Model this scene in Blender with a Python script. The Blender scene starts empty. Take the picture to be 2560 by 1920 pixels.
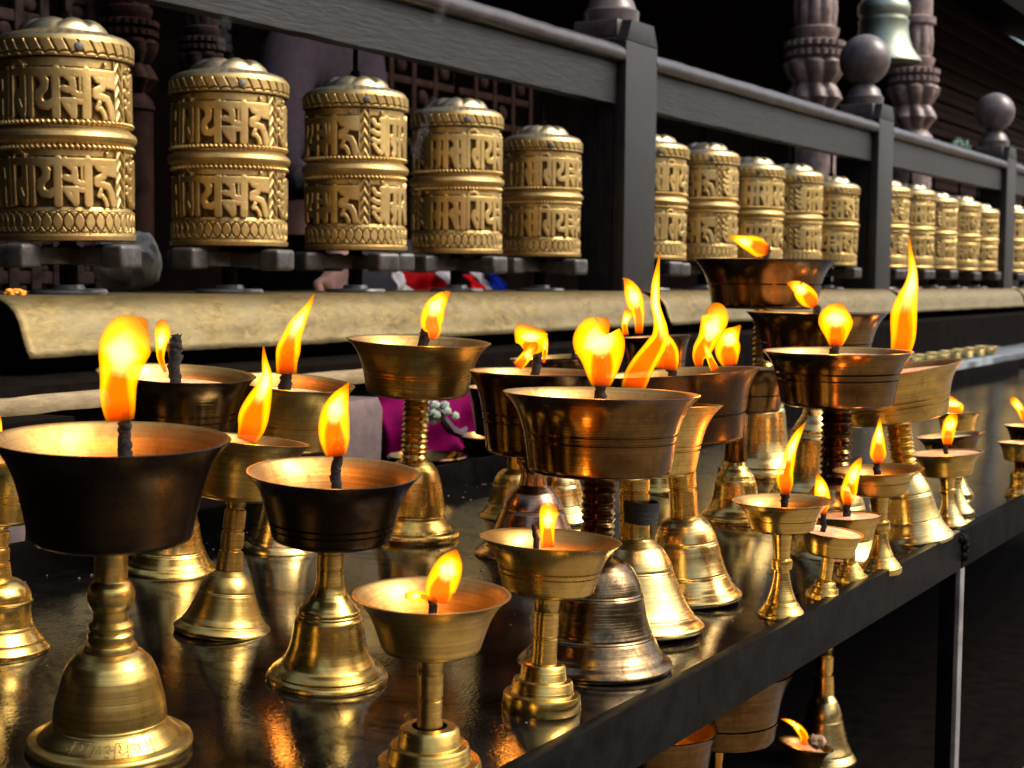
import bpy, bmesh, math, random
import numpy as np
from mathutils import Vector, Matrix

random.seed(7)
rng = np.random.default_rng(7)
SC = bpy.context.scene
COL = SC.collection
R = math.radians

# ------------------------------------------------------------------ camera
CAM = Vector((0.0, 0.0, 1.05))
FPX = 3703.0                                   # focal length in photo pixels (2560 wide)
HEAD, PITCH, ROLL = R(31.5), math.atan(266 / 3703.0), R(0.5)
F0 = Vector((math.cos(HEAD), math.sin(HEAD), 0)); R0 = Vector((math.sin(HEAD), -math.cos(HEAD), 0)); U0 = Vector((0, 0, 1))
CF = F0 * math.cos(PITCH) - U0 * math.sin(PITCH)
CU = U0 * math.cos(PITCH) + F0 * math.sin(PITCH)
CR = R0 * math.cos(ROLL) + CU * math.sin(ROLL)
CU = CU * math.cos(ROLL) - R0 * math.sin(ROLL)
cd = bpy.data.cameras.new('camera'); cam = bpy.data.objects.new('camera', cd); COL.objects.link(cam)
cam.matrix_world = Matrix(((CR.x, CU.x, -CF.x, CAM.x), (CR.y, CU.y, -CF.y, CAM.y), (CR.z, CU.z, -CF.z, CAM.z), (0, 0, 0, 1)))
cd.sensor_width = 36.0; cd.lens = FPX / 2560 * 36.0; cd.clip_start = 0.02; cd.clip_end = 400
cd.dof.use_dof = True; cd.dof.focus_distance = 1.06; cd.dof.aperture_fstop = 18
SC.camera = cam

# ------------------------------------------------------------------ sky, sun, exposure
SUN_EL, SUN_AZ = R(48), R(-62)                  # direction towards the sun, azimuth from +X
w = bpy.data.worlds.new('World'); SC.world = w; w.use_nodes = True
nt = w.node_tree; bg = nt.nodes['Background']
sky = nt.nodes.new('ShaderNodeTexSky'); sky.sky_type = 'NISHITA'; sky.sun_disc = False
sky.sun_elevation = SUN_EL; sky.sun_rotation = R(90) - SUN_AZ
sky.air_density = 1.0; sky.dust_density = 6.0; sky.ozone_density = 0.6
nt.links.new(sky.outputs[0], bg.inputs[0]); bg.inputs[1].default_value = 0.15
sl = bpy.data.lights.new('sun', 'SUN'); so = bpy.data.objects.new('sun', sl); COL.objects.link(so)
sl.energy = 1.5; sl.angle = R(24); sl.color = (1.0, 0.96, 0.9)
sd = Vector((math.cos(SUN_EL) * math.cos(SUN_AZ), math.cos(SUN_EL) * math.sin(SUN_AZ), math.sin(SUN_EL)))
so.rotation_euler = sd.to_track_quat('Z', 'Y').to_euler()
SC.view_settings.view_transform = 'Standard'; SC.view_settings.look = 'None'
SC.view_settings.exposure = 0.8; SC.view_settings.gamma = 1.0
SC.cycles.max_bounces = 8; SC.cycles.glossy_bounces = 6; SC.cycles.diffuse_bounces = 3; SC.cycles.transparent_max_bounces = 12
SC.cycles.sample_clamp_indirect = 6.0
SC.cycles.use_denoising = True

# ------------------------------------------------------------------ geometry of the place, in metres
TT = math.tan(R(2.5)); TN = Vector((0, -math.sin(R(2.5)), math.cos(R(2.5))))
def table_z(y): return 0.80 + TT * (y - 0.7)
def ray(x, y): return CF + CR * ((x - 1280) / FPX) - CU * ((y - 960) / FPX)
def at_depth(x, y, z): return CAM + ray(x, y) * z
def on_Y(x, y, Y): d = ray(x, y); return CAM + d * (Y / d.y)
def on_Z(x, y, Z): d = ray(x, y); return CAM + d * ((Z - CAM.z) / d.z)
def on_table(x, y):
    d = ray(x, y); s = (0.80 - TT * 0.7 - CAM.z) / (d.z - TT * d.y); return CAM + d * s
def proj(P):
    v = P - CAM; z = v.dot(CF); return 1280 + FPX * v.dot(CR) / z, 960 - FPX * v.dot(CU) / z, z

# ------------------------------------------------------------------ materials
def mat(name):
    m = bpy.data.materials.new(name); m.use_nodes = True
    n = m.node_tree.nodes; l = m.node_tree.links; p = n['Principled BSDF']
    return m, n, l, p
def rgba(c): return (c[0], c[1], c[2], 1)
def coords(n, l, scale=(1, 1, 1), rand=True):
    t = n.new('ShaderNodeTexCoord'); mp = n.new('ShaderNodeMapping'); mp.inputs['Scale'].default_value = scale
    l.new(t.outputs['Object'], mp.inputs['Vector'])
    if rand:
        oi = n.new('ShaderNodeObjectInfo'); vm = n.new('ShaderNodeVectorMath'); vm.operation = 'SCALE'
        vm.inputs[0].default_value = (13.1, 7.7, 5.3); l.new(oi.outputs['Random'], vm.inputs['Scale'])
        l.new(vm.outputs[0], mp.inputs['Location'])
    return mp.outputs[0]
def noise(n, l, vec, scale, detail=5, rough=0.6, dist=0.0):
    t = n.new('ShaderNodeTexNoise'); t.inputs['Scale'].default_value = scale; t.inputs['Detail'].default_value = detail
    t.inputs['Roughness'].default_value = rough; t.inputs['Distortion'].default_value = dist; l.new(vec, t.inputs['Vector']); return t.outputs['Fac']
def ramp(n, l, fac, stops):
    r = n.new('ShaderNodeValToRGB'); e = r.color_ramp.elements
    while len(e) < len(stops): e.new(0.5)
    for i, (p, c) in enumerate(stops): e[i].position = p; e[i].color = rgba(c) if not isinstance(c, float) else (c, c, c, 1)
    l.new(fac, r.inputs[0]); return r.outputs[0]
def mixc(n, l, fac, a, b):
    m = n.new('ShaderNodeMix'); m.data_type = 'RGBA'
    for s, v in ((m.inputs[0], fac), (m.inputs[6], a), (m.inputs[7], b)):
        if hasattr(v, 'default_value'): l.new(v, s)
        elif isinstance(v, (int, float)): s.default_value = v
        else: s.default_value = rgba(v)
    return m.outputs[2]
def math_(n, l, op, a, b=0.0, clamp=False):
    m = n.new('ShaderNodeMath'); m.operation = op; m.use_clamp = clamp
    for s, v in ((m.inputs[0], a), (m.inputs[1], b)):
        if hasattr(v, 'default_value'): l.new(v, s)
        else: s.default_value = v
    return m.outputs[0]
def bump(n, l, p, h, strength, dist=0.001):
    b = n.new('ShaderNodeBump'); b.inputs['Strength'].default_value = strength; b.inputs['Distance'].default_value = dist
    l.new(h, b.inputs['Height']); l.new(b.outputs[0], p.inputs['Normal'])

def metal(name, col, dirt, rough=(0.2, 0.4), dirtiness=0.5, streak=0.35, scale=30):
    """turned brass: tarnish blotches, fine lathe lines round the axis, scratches"""
    m, n, l, p = mat(name)
    v = coords(n, l); v2 = coords(n, l, (4, 4, 700))
    a = noise(n, l, v, scale, 7, 0.65, 0.4); b = noise(n, l, v, scale * 7, 5, 0.7); s = noise(n, l, v2, 1.0, 3)
    blot = ramp(n, l, a, [(0.62 - dirtiness * 0.35, 0.0), (0.8 - dirtiness * 0.15, 1.0)])
    fine = ramp(n, l, b, [(0.6, 0.0), (0.75, 1.0)])
    c1 = mixc(n, l, ramp(n, l, s, [(0.3, 0.0), (0.7, 1.0)]), tuple(x * (1 - .36 * min(1, streak / .35)) for x in col), tuple(min(1, x * 1.1) for x in col))
    v3 = coords(n, l, (70, 70, 7)); dr = noise(n, l, v3, 1.0, 6, 0.7, 0.6); c1 = mixc(n, l, math_(n, l, 'MULTIPLY', ramp(n, l, dr, [(0.56, 0.0), (0.70, 1.0)]), 0.3 + 0.5 * dirtiness), c1, tuple(x * 0.8 for x in dirt))
    f = math_(n, l, 'MULTIPLY', blot, 0.92)
    c2 = mixc(n, l, f, c1, dirt); c3 = mixc(n, l, math_(n, l, 'MULTIPLY', fine, 0.7 * dirtiness + 0.12), c2, tuple(x * 0.5 for x in dirt))
    l.new(c3, p.inputs['Base Color']); p.inputs['Metallic'].default_value = 1
    rr = n.new('ShaderNodeMapRange'); rr.inputs['To Min'].default_value = rough[0]; rr.inputs['To Max'].default_value = rough[1]
    l.new(math_(n, l, 'ADD', math_(n, l, 'ADD', math_(n, l, 'MULTIPLY', blot, 0.6), math_(n, l, 'MULTIPLY', s, 0.3)), math_(n, l, 'MULTIPLY', fine, 0.4)), rr.inputs[0]); l.new(rr.outputs[0], p.inputs['Roughness'])
    h = math_(n, l, 'ADD', math_(n, l, 'MULTIPLY', s, streak * 1.6), math_(n, l, 'ADD', math_(n, l, 'MULTIPLY', a, 1.2), math_(n, l, 'MULTIPLY', b, 0.22)))
    bump(n, l, p, h, 0.2, 0.0009)
    return m
def plain(name, c1, c2, rough=0.7, scale=20, stretch=(1, 1, 1), bmp=0.3, detail=6, spec=0.5, bd=0.002):
    m, n, l, p = mat(name); v = coords(n, l, stretch)
    a = noise(n, l, v, scale, detail, 0.65, 0.3)
    l.new(ramp(n, l, a, [(0.3, c1), (0.7, c2)]), p.inputs['Base Color'])
    p.inputs['Roughness'].default_value = rough; p.inputs['Specular IOR Level'].default_value = spec
    if spec < .3: p.inputs['IOR'].default_value = 1.12
    if bmp: bump(n, l, p, a, bmp, bd)
    return m

BRASS = metal('polished_brass', (0.82, 0.55, 0.14), (0.42, 0.25, 0.06), (0.21, 0.38), 0.5)
BRASS_DULL = metal('dull_brass', (0.77, 0.525, 0.14), (0.33, 0.20, 0.05), (0.25, 0.43), 0.6)
BRASS_PALE = metal('pale_brass', (0.84, 0.62, 0.23), (0.5, 0.34, 0.11), (0.22, 0.40), 0.45)
LINING = metal('bright_bowl_lining', (0.60, 0.38, 0.115), (0.26, 0.125, 0.03), (0.34, 0.55), 0.7)
SOOTY = metal('soot_bronze', (0.085, 0.048, 0.02), (0.02, 0.016, 0.013), (0.2, 0.44), 0.7, 0.10)
BROWN = metal('brown_bronze', (0.23, 0.13, 0.04), (0.06, 0.03, 0.012), (0.12, 0.30), 0.65)
COPPER = metal('copper_bronze', (0.42, 0.26, 0.16), (0.2, 0.11, 0.06), (0.2, 0.36), 0.5)
BLACKSILVER = metal('blackened_bronze', (0.34, 0.235, 0.11), (0.04, 0.028, 0.022), (0.13, 0.29), 0.85, 0.6, 85)

def wheel_brass():
    m, n, l, p = mat('embossed_brass')
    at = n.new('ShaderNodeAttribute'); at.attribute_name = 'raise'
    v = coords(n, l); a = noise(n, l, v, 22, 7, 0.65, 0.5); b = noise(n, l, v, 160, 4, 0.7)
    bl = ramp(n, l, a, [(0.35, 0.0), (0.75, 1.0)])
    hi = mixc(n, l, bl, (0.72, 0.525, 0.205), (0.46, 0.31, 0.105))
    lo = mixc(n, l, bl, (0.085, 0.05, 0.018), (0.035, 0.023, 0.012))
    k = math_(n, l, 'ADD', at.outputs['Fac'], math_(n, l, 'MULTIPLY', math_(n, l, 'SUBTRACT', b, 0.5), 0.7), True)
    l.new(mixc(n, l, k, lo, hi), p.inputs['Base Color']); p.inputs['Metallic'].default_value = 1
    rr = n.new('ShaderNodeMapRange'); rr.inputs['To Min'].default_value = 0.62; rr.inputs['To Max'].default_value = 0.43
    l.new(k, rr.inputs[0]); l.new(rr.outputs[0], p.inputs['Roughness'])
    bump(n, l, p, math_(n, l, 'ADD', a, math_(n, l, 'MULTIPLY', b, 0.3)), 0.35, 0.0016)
    return m
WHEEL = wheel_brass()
CROWN = metal('pale_crown_brass', (0.62, 0.53, 0.34), (0.34, 0.27, 0.15), (0.38, 0.55), 0.6)  # crown brass, paler than the drum
FLAMELIT = metal('flamelit_brass', (0.55, 0.265, 0.042), (0.16, 0.06, 0.01), (0.10, 0.24), 0.6, 0.06)  # orange flame light put into the metal's own colour
def sheet_brass():
    m, n, l, p = mat('brass_sheet'); v = coords(n, l, (1, 1, 1)); v2 = coords(n, l, (1.0, 2.2, 2.2))
    a = noise(n, l, v2, 46, 10, 0.78, 0.35); b = noise(n, l, v, 13, 6, 0.7); c = noise(n, l, v, 240, 3, 0.7)
    c1 = ramp(n, l, a, [(0.36, (0.075, 0.054, 0.02)), (0.66, (0.25, 0.185, 0.066))])
    c2 = mixc(n, l, ramp(n, l, b, [(0.4, 0.0), (0.7, 1.0)]), c1, (0.17, 0.14, 0.07))
    l.new(mixc(n, l, ramp(n, l, c, [(0.63, 0.0), (0.72, 0.8)]), c2, (0.09, 0.07, 0.045)), p.inputs['Base Color'])
    p.inputs['Metallic'].default_value = 0.75; p.inputs['Roughness'].default_value = 0.5
    bump(n, l, p, math_(n, l, 'ADD', a, b), 0.35, 0.003)
    return m
SHEET = sheet_brass()
WOOD = plain('dark_grey_wood', (0.0015, 0.0016, 0.0016), (0.016, 0.017, 0.0173), 0.45, 24, (1.0, 9, 9), 0.7, 8, 0.35)
WOODV = plain('dark_upright_wood', (0.002, 0.0019, 0.0018), (0.019, 0.0172, 0.017), 0.45, 24, (9, 9, 1.2), 0.7, 8, 0.35)
POSTDK = plain('dark_post_wood', (0.006, 0.0055, 0.006), (0.02, 0.018, 0.019), 0.5, 14, (9, 9, 1.2), 0.5, 8, 0.15)
SCREEN = plain('dim_screen_wood', (0.007, 0.0045, 0.004), (0.035, 0.023, 0.021), 0.6, 30, (1, 1, 1), 0.6, 6, 0.15)
WOODBLK = plain('black_wood', (0.003, 0.0025, 0.0025), (0.009, 0.007, 0.006), 0.6, 12, (3, 3, 3), 0.4, 6, 0.06)
WOODBRN = plain('brown_carved_wood', (0.008, 0.004, 0.003), (0.028, 0.014, 0.011), 0.6, 25, (1, 1, 1), 0.5, 6, 0.2)
WOODPINK = plain('weathered_carved_wood', (0.075, 0.05, 0.043), (0.29, 0.205, 0.18), 0.45, 30, (1, 1, 1), 0.6)
STEEL = plain('worn_grey_steel', (0.06, 0.06, 0.06), (0.19, 0.19, 0.185), 0.35, 30, (1, 1, 1), 0.3)
STONE = plain('pale_stone', (0.13, 0.10, 0.09), (0.26, 0.20, 0.18), 0.7, 25, (1, 1, 1), 0.5)
STEPDK = plain('near_black_stone', (0.0015, 0.001, 0.001), (0.006, 0.004, 0.0035), 0.8, 20, (1, 1, 1), 0.5, 6, 0.04)  # step stone in a nearly black tone
STONEPK = plain('dull_pink_stone', (0.045, 0.028, 0.027), (0.13, 0.085, 0.08), 0.75, 30, (1, 1, 1), 0.6)
STONEDK = plain('dark_stone', (0.03, 0.024, 0.024), (0.09, 0.07, 0.07), 0.6, 20, (1, 1, 1), 0.5)
LEDGE = plain('tan_stone', (0.17, 0.125, 0.06), (0.33, 0.26, 0.14), 0.55, 40, (1, 3, 3), 0.4)
BELLGREEN = metal('green_bell_bronze', (0.36, 0.40, 0.31), (0.2, 0.23, 0.17), (0.4, 0.55), 0.5, 0.3, 12)
def oily():
    m, n, l, p = mat('oily_black_steel'); v = coords(n, l, (1, 1, 1), False)
    vs = coords(n, l, (1, 2.2, 1), False)
    a = noise(n, l, v, 5, 6, 0.6, 0.6); b = noise(n, l, vs, 38, 6, 0.65, 0.4); c = noise(n, l, vs, 260, 3, 0.6)
    l.new(ramp(n, l, b, [(0.35, (0.002, 0.0018, 0.0015)), (0.62, (0.006, 0.005, 0.0045)), (0.8, (0.022, 0.02, 0.019))]), p.inputs['Base Color'])
    l.new(ramp(n, l, math_(n, l, 'ADD', math_(n, l, 'MULTIPLY', a, 0.5), math_(n, l, 'MULTIPLY', b, 0.5)), [(0.38, 0.012), (0.56, 0.03), (0.78, 0.10)]), p.inputs['Roughness'])
    p.inputs['IOR'].default_value = 1.6
    vl = coords(n, l, (1.6, 1, 1), False); st = noise(n, l, vl, 17, 9, 0.72, 1.3)
    l.new(ramp(n, l, st, [(0.42, 0.08), (0.56, 0.95)]), p.inputs['Specular IOR Level'])
    bump(n, l, p, math_(n, l, 'ADD', math_(n, l, 'MULTIPLY', b, 0.45), math_(n, l, 'MULTIPLY', c, 0.5)), 0.085, 0.002)
    return m
OILY = oily()
RIM = plain('black_painted_steel', (0.0028, 0.0028, 0.0026), (0.0085, 0.0085, 0.008), 0.42, 45, (1, 1, 1), 0.4, 8, 0.16)
RIMDK = plain('darker_black_steel', (0.002, 0.002, 0.002), (0.007, 0.006, 0.006), 0.6, 45, (1, 1, 1), 0.4, 8, 0.05)  # darker tone of the rim steel, for back rim and leg flange
CHAR = plain('charred_wick', (0.002, 0.002, 0.002), (0.012, 0.010, 0.009), 0.95, 300, (1, 1, 1), 1.0, 4)
def ghee(name, c1, c2, rough):
    m, n, l, p = mat(name); v = coords(n, l)
    a = noise(n, l, v, 60, 6, 0.7, 0.8); sp_ = noise(n, l, v, 420, 2, 0.5); bb = noise(n, l, v, 26, 4, 0.6)
    cc = mixc(n, l, ramp(n, l, bb, [(0.4, 0.0), (0.66, 0.7)]), ramp(n, l, a, [(0.35, c1), (0.65, c2)]), tuple(x * y for x, y in zip(c1, (.62, .5, .42))))
    l.new(mixc(n, l, ramp(n, l, sp_, [(0.66, 0.0), (0.71, 0.9)]), cc, (.03, .02, .014)), p.inputs['Base Color'])
    p.inputs['Roughness'].default_value = rough; p.inputs['Subsurface Weight'].default_value = 0.2
    p.inputs['Subsurface Scale'].default_value = 0.006; bump(n, l, p, a, 0.25, 0.002); return m
OIL = ghee('amber_oil', (0.30, 0.15, 0.035), (0.5, 0.30, 0.10), 0.12)
WAX = ghee('peach_ghee', (0.72, 0.46, 0.26), (0.85, 0.62, 0.40), 0.2)
def cloth(name, c, rough=0.85):
    return plain(name, tuple(x * 0.75 for x in c), tuple(min(1, x * 1.1) for x in c), rough, 60, (1, 1, 1), 0.3, 4, 0.2)
def flame_mat():
    m, n, l, p = mat('flame'); n.remove(p); out = n['Material Output']
    at = n.new('ShaderNodeAttribute'); at.attribute_name = 'fl'
    sp = n.new('ShaderNodeSeparateColor'); l.new(at.outputs['Color'], sp.inputs[0])
    t, u, al = sp.outputs[0], sp.outputs[1], sp.outputs[2]
    def smooth(x, a, b):
        r = n.new('ShaderNodeMapRange'); r.interpolation_type = 'SMOOTHSTEP'; r.inputs['From Min'].default_value = a; r.inputs['From Max'].default_value = b; l.new(x, r.inputs[0]); return r.outputs[0]
    v = coords(n, l); nz = noise(n, l, v, 38, 2, 0.5)
    w_ = math_(n, l, 'MULTIPLY', math_(n, l, 'SUBTRACT', nz, 0.5), 0.28)
    lim = math_(n, l, 'SUBTRACT', math_(n, l, 'ADD', 0.80, w_), math_(n, l, 'MULTIPLY', math_(n, l, 'POWER', t, 2.0), 1.9))
    core = smooth(math_(n, l, 'SUBTRACT', lim, u), -0.10, 0.16)
    lim2 = math_(n, l, 'SUBTRACT', math_(n, l, 'ADD', 0.55, w_), math_(n, l, 'ABSOLUTE', math_(n, l, 'MULTIPLY', math_(n, l, 'SUBTRACT', t, 0.62), 2.6)))
    hot = smooth(math_(n, l, 'SUBTRACT', lim2, u), -0.3, 0.3)
    c = mixc(n, l, core, (1.45, 0.46, 0.001), (1.15, 0.105, 0.0004))
    c = mixc(n, l, math_(n, l, 'MULTIPLY', hot, 0.9), c, (2.3, 1.42, 0.30))
    c = mixc(n, l, math_(n, l, 'MULTIPLY', smooth(u, 0.90, 1.0), 0.85), c, (1.1, 0.34, 0.002))
    c = mixc(n, l, math_(n, l, 'MULTIPLY', smooth(t, 0.80, 1.0), 0.8), c, (0.8, 0.16, 0.001))
    e = n.new('ShaderNodeEmission'); l.new(c, e.inputs[0]); l.new(al, e.inputs[1])
    tr = n.new('ShaderNodeBsdfTransparent'); tr.inputs[0].default_value = (.5, .42, .34, 1); mx = n.new('ShaderNodeAddShader')
    l.new(tr.outputs[0], mx.inputs[0]); l.new(e.outputs[0], mx.inputs[1]); l.new(mx.outputs[0], out.inputs[0])
    return m
FLAME = flame_mat()
def ember_mat():
    m, n, l, p = mat('glowing_ember'); p.inputs['Base Color'].default_value = (0.05, 0.01, 0.005, 1)
    p.inputs['Emission Color'].default_value = (1, 0.09, 0.01, 1); p.inputs['Emission Strength'].default_value = 1.2; return m
EMBER = ember_mat()

# ------------------------------------------------------------------ mesh helpers
def link(name, me, m, parent=None, smooth=True, sharp=38):
    o = bpy.data.objects.new(name, me); COL.objects.link(o)
    if m is not None: me.materials.append(m)
    if smooth:
        me.polygons.foreach_set('use_smooth', [True] * len(me.polygons))
        if sharp: me.set_sharp_from_angle(angle=R(sharp))
    if parent is not None: o.parent = parent
    return o
def tag(o, label=None, cat=None, group=None, kind=None):
    for k, v in (('label', label), ('category', cat), ('group', group), ('kind', kind)):
        if v: o[k] = v
    return o
def empty(name, M, label, cat, group=None):
    o = bpy.data.objects.new(name, None); COL.objects.link(o); o.empty_display_size = 0.03
    o.matrix_world = M; return tag(o, label, cat, group)
def T(x, y=None, z=None): return Matrix.Translation(x if y is None else (x, y, z))
def me_from(verts, faces, name='m'):
    me = bpy.data.meshes.new(name); me.from_pydata([tuple(v) for v in verts], [], faces); me.update(); return me
def lathe(profile, n=72, fn=None, close=False):
    """turn (r, z) pairs round Z; fn(theta, i, r) may vary the radius"""
    vs, fs = [], []; m = len(profile)
    for i, (r, z) in enumerate(profile):
        for k in range(n):
            a = 2 * math.pi * k / n; q = r if fn is None else fn(a, i, r)
            vs.append((q * math.cos(a), q * math.sin(a), z))
    for i in range(m - 1):
        for k in range(n):
            k2 = (k + 1) % n; fs.append((i * n + k, i * n + k2, (i + 1) * n + k2, (i + 1) * n + k))
    if profile[0][0] > 1e-5 and close: fs.append(tuple(reversed(range(n))))
    if profile[-1][0] > 1e-5 and close: fs.append(tuple(range((m - 1) * n, m * n)))
    return me_from(vs, fs)
def box_bm(bm, x0, x1, y0, y1, z0, z1, bev=0.0, seg=2):
    r = bmesh.ops.create_cube(bm, size=1.0); vs = r['verts']
    for v in vs: v.co = Vector(((x0 + x1) / 2 + v.co.x * (x1 - x0), (y0 + y1) / 2 + v.co.y * (y1 - y0), (z0 + z1) / 2 + v.co.z * (z1 - z0)))
    if bev:
        es = list({e for v in vs for e in v.link_edges}); bmesh.ops.bevel(bm, geom=es, offset=bev, segments=seg, affect='EDGES', profile=0.6)
def box(x0, x1, y0, y1, z0, z1, bev=0.0, seg=2):
    bm = bmesh.new(); box_bm(bm, x0, x1, y0, y1, z0, z1, bev, seg); me = bpy.data.meshes.new('m'); bm.to_mesh(me); bm.free(); return me
def extrude_profile(pts, x0, x1, nx=1, jitter=0.0):
    """closed (y, z) outline swept along X, with end caps"""
    vs, fs = [], []; k = len(pts)
    for i in range(nx + 1):
        x = x0 + (x1 - x0) * i / nx
        for (y, z) in pts: vs.append((x, y + rng.normal(0, jitter), z + rng.normal(0, jitter)))
    for i in range(nx):
        for j in range(k):
            j2 = (j + 1) % k; fs.append((i * k + j, i * k + j2, (i + 1) * k + j2, (i + 1) * k + j))
    fs.append(tuple(range(k))); fs.append(tuple(reversed(range(nx * k, nx * k + k))))
    me = me_from(vs, fs); bm = bmesh.new(); bm.from_mesh(me); bmesh.ops.recalc_face_normals(bm, faces=bm.faces); bm.to_mesh(me); bm.free(); return me
def tube(points, radii, n=10, jit=0.0):
    vs, fs = [], []; m = len(points)
    for i in range(m):
        a = points[max(0, i - 1)]; b = points[min(m - 1, i + 1)]; d = (b - a).normalized()
        s = d.cross(Vector((0.3, 0.8, 0.2))).normalized(); q = d.cross(s)
        for k in range(n):
            t = 2 * math.pi * k / n; rr = radii[i] * (1 + rng.normal(0, jit)); vs.append(points[i] + (s * math.cos(t) + q * math.sin(t)) * rr)
    for i in range(m - 1):
        for k in range(n):
            k2 = (k + 1) % n; fs.append((i * n + k, i * n + k2, (i + 1) * n + k2, (i + 1) * n + k))
    fs.append(tuple(reversed(range(n)))); fs.append(tuple(range((m - 1) * n, m * n)))
    return me_from(vs, fs)
def join(meshes):
    bm = bmesh.new()
    for me in meshes: bm.from_mesh(me)
    me = bpy.data.meshes.new('m'); bm.to_mesh(me); bm.free(); return me
def local(me, Minv): me.transform(Minv); return me

# ------------------------------------------------------------------ butter lamps
BELLS = {
 'band': [(.98, 0), (1, .04), (.985, .08), (.95, .1), (.87, .105), (.85, .115), (.69, .255), (.675, .26), (.68, .28), (.66, .45), (.61, .62), (.56, .77), (.49, .89), (.40, .965), (.32, 1)],
 'smooth': [(.985, 0), (1, .03), (.975, .07), (.925, .09), (.91, .1), (.92, .115), (.86, .145), (.76, .19), (.69, .26), (.63, .36), (.595, .48), (.57, .60), (.545, .67), (.515, .685), (.53, .70), (.505, .715), (.515, .73), (.46, .78), (.31, .89), (.265, .94), (.235, 1)],
 'plain': [(.98, 0), (1, .03), (.955, .07), (.87, .13), (.76, .26), (.68, .40), (.61, .54), (.56, .65), (.542, .70), (.49, .79), (.40, .90), (.31, .96), (.25, 1)],
 'dome': [(.98, 0), (1, .02), (.96, .06), (.9, .12), (.875, .125), (.88, .14), (.80, .21), (.74, .28), (.715, .29), (.72, .32), (.69, .34), (.655, .46), (.645, .56), (.655, .64), (.685, .655), (.685, .675), (.655, .69), (.63, .79), (.56, .88), (.44, .95), (.25, 1)],
 'ridge': [(.98, 0), (1, .02), (.97, .05), (.905, .09), (.83, .16), (.765, .25), (.705, .36), (.66, .47), (.628, .58), (.592, .69), (.54, .80), (.46, .90), (.37, .96), (.26, 1)],
 'step': [(.99, 0), (1, .015), (.965, .30), (.945, .335), (.80, .355), (.785, .38), (.745, .60), (.72, .635), (.60, .655), (.585, .68), (.55, .93), (.50, .985), (.33, 1)],
 'cone': [(.99, 0), (1, .04), (.985, .07), (.95, .09), (.72, .29), (.675, .31), (.62, .35), (.47, .58), (.37, .8), (.33, .95), (.32, 1)],
}
GROOVES = {'band': (.27, .30), 'smooth': (.10, .125, .67, .70), 'plain': (.125, .145, .63, .655), 'dome': (.115, .30, .34, .66), 'ridge': (.10, .27, .30, .66, .685), 'cone': (), 'step': ()}
def smooth_bell(kind):
    c = BELLS[kind]
    if kind == 'step': return c
    out = []; m = len(c)
    for i in range(m - 1):
        p0, p1, p2, p3 = c[max(0, i - 1)], c[i], c[i + 1], c[min(m - 1, i + 2)]
        if p2[1] - p1[1] < .012: out.append(p1); continue
        k = max(2, int((p2[1] - p1[1]) / .012))
        for q in range(k):
            t = q / k; f = lambda a, b, c_, d: 0.5 * (2 * b + (c_ - a) * t + (2 * a - 5 * b + 4 * c_ - d) * t * t + (3 * b - a - 3 * c_ + d) * t ** 3)
            r = f(p0[0], p1[0], p2[0], p3[0]); h = p1[1] + (p2[1] - p1[1]) * t; out.append((r, h))
    out.append(c[-1]); res = []
    for r, h in out:
        for g in GROOVES[kind]:
            if abs(h - g) < .0065: r -= .009
        res.append((r, h))
    return res
STEMS = {
 'ballrings': [(1.6, 0), (1.62, .03), (1.5, .065), (1.32, .075), (1.4, .1), (1.4, .15), (1.2, .18), (1.36, .2), (1.38, .23), (1.2, .255), (1.07, .27), (1.05, .36), (1.22, .38), (1.4, .44), (1.46, .5), (1.38, .56), (1.2, .61), (1.02, .63), (1, .64), (1, .98), (1.1, 1)],
 'straight': [(1.06, 0), (1.0, .1), (1, .34), (.92, .35), (.92, .37), (1.02, .39), (1.03, .69), (.94, .70), (.94, .72), (1.03, .74), (1.06, 1)],
 'segments': [(1.25, 0), (1.12, .22), (1.1, .25), (.92, .26), (.92, .285), (1.05, .30), (1.06, .49), (1.02, .515), (.9, .52), (.9, .55), (1.0, .565), (1.0, .79), (.97, .82), (.82, .83), (.82, .86), (.92, .88), (1.02, 1)],
 'beads': [(1.3, 0)] + [(1.0 + (.20 if j % 2 else 0) * (1 - i * .02), .03 + (i + [0, .22, .5, .78][j] * 1.0) / 6 * .94) for i in range(6) for j in range(4)] + [(1.1, 1)],
 'rings': [(1.1, 0), (1, .2), (1, .38), (1.2, .4), (1.2, .46), (.95, .48), (.95, .52), (1.2, .54), (1.2, .6), (.95, .62), (.95, .66), (1.2, .68), (1.2, .74), (1, .76), (1.1, 1)],
 'ringcone': [(1, 0), (1.0, .05), (1.32, .08), (1.38, .16), (1.38, .26), (1.3, .3), (1.05, .32), (1.05, .38), (1.15, .6), (1.4, .95), (1.5, 1)],
 'neck': [(1.05, 0), (.93, .3), (.98, .55), (1.25, .68), (1.28, .8), (1.05, .88), (1.05, 1)],
}
def bowl_me(rb, rim, h, thick, grooves=(), lin=0.5, lobes=0):
    out = [(0.001, -0.002), (rb * 0.86, -0.001), (rb * 0.97, 0.0006), (rb, h * 0.03)]
    ts = sorted(set([i / 16 for i in range(1, 17)] + [g + d for g in grooves for d in (-.016, -.006, .006, .016)]))
    for t in ts:
        r = rb + (rim - rb) * (lin * t + (1 - lin) * t ** 5)
        if any(abs(t - g) < .008 for g in grooves): r -= thick * 0.55
        out.append((r, h * t))
    out += [(rim + thick * .18, h * 1.008), (rim - thick * .2, h * 1.016), (rim - thick * .9, h * 1.006)]
    for t in reversed([.1, .25, .4, .55, .7, .8, .88, .94, .98]):
        out.append((rb + (rim - rb) * (lin * t + (1 - lin) * t ** 5) - thick, h * t))
    out.append((0.001, h * .09))
    me = lathe(out, 96); me['lining'] = (len(out) - 12) * 96; return me
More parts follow.
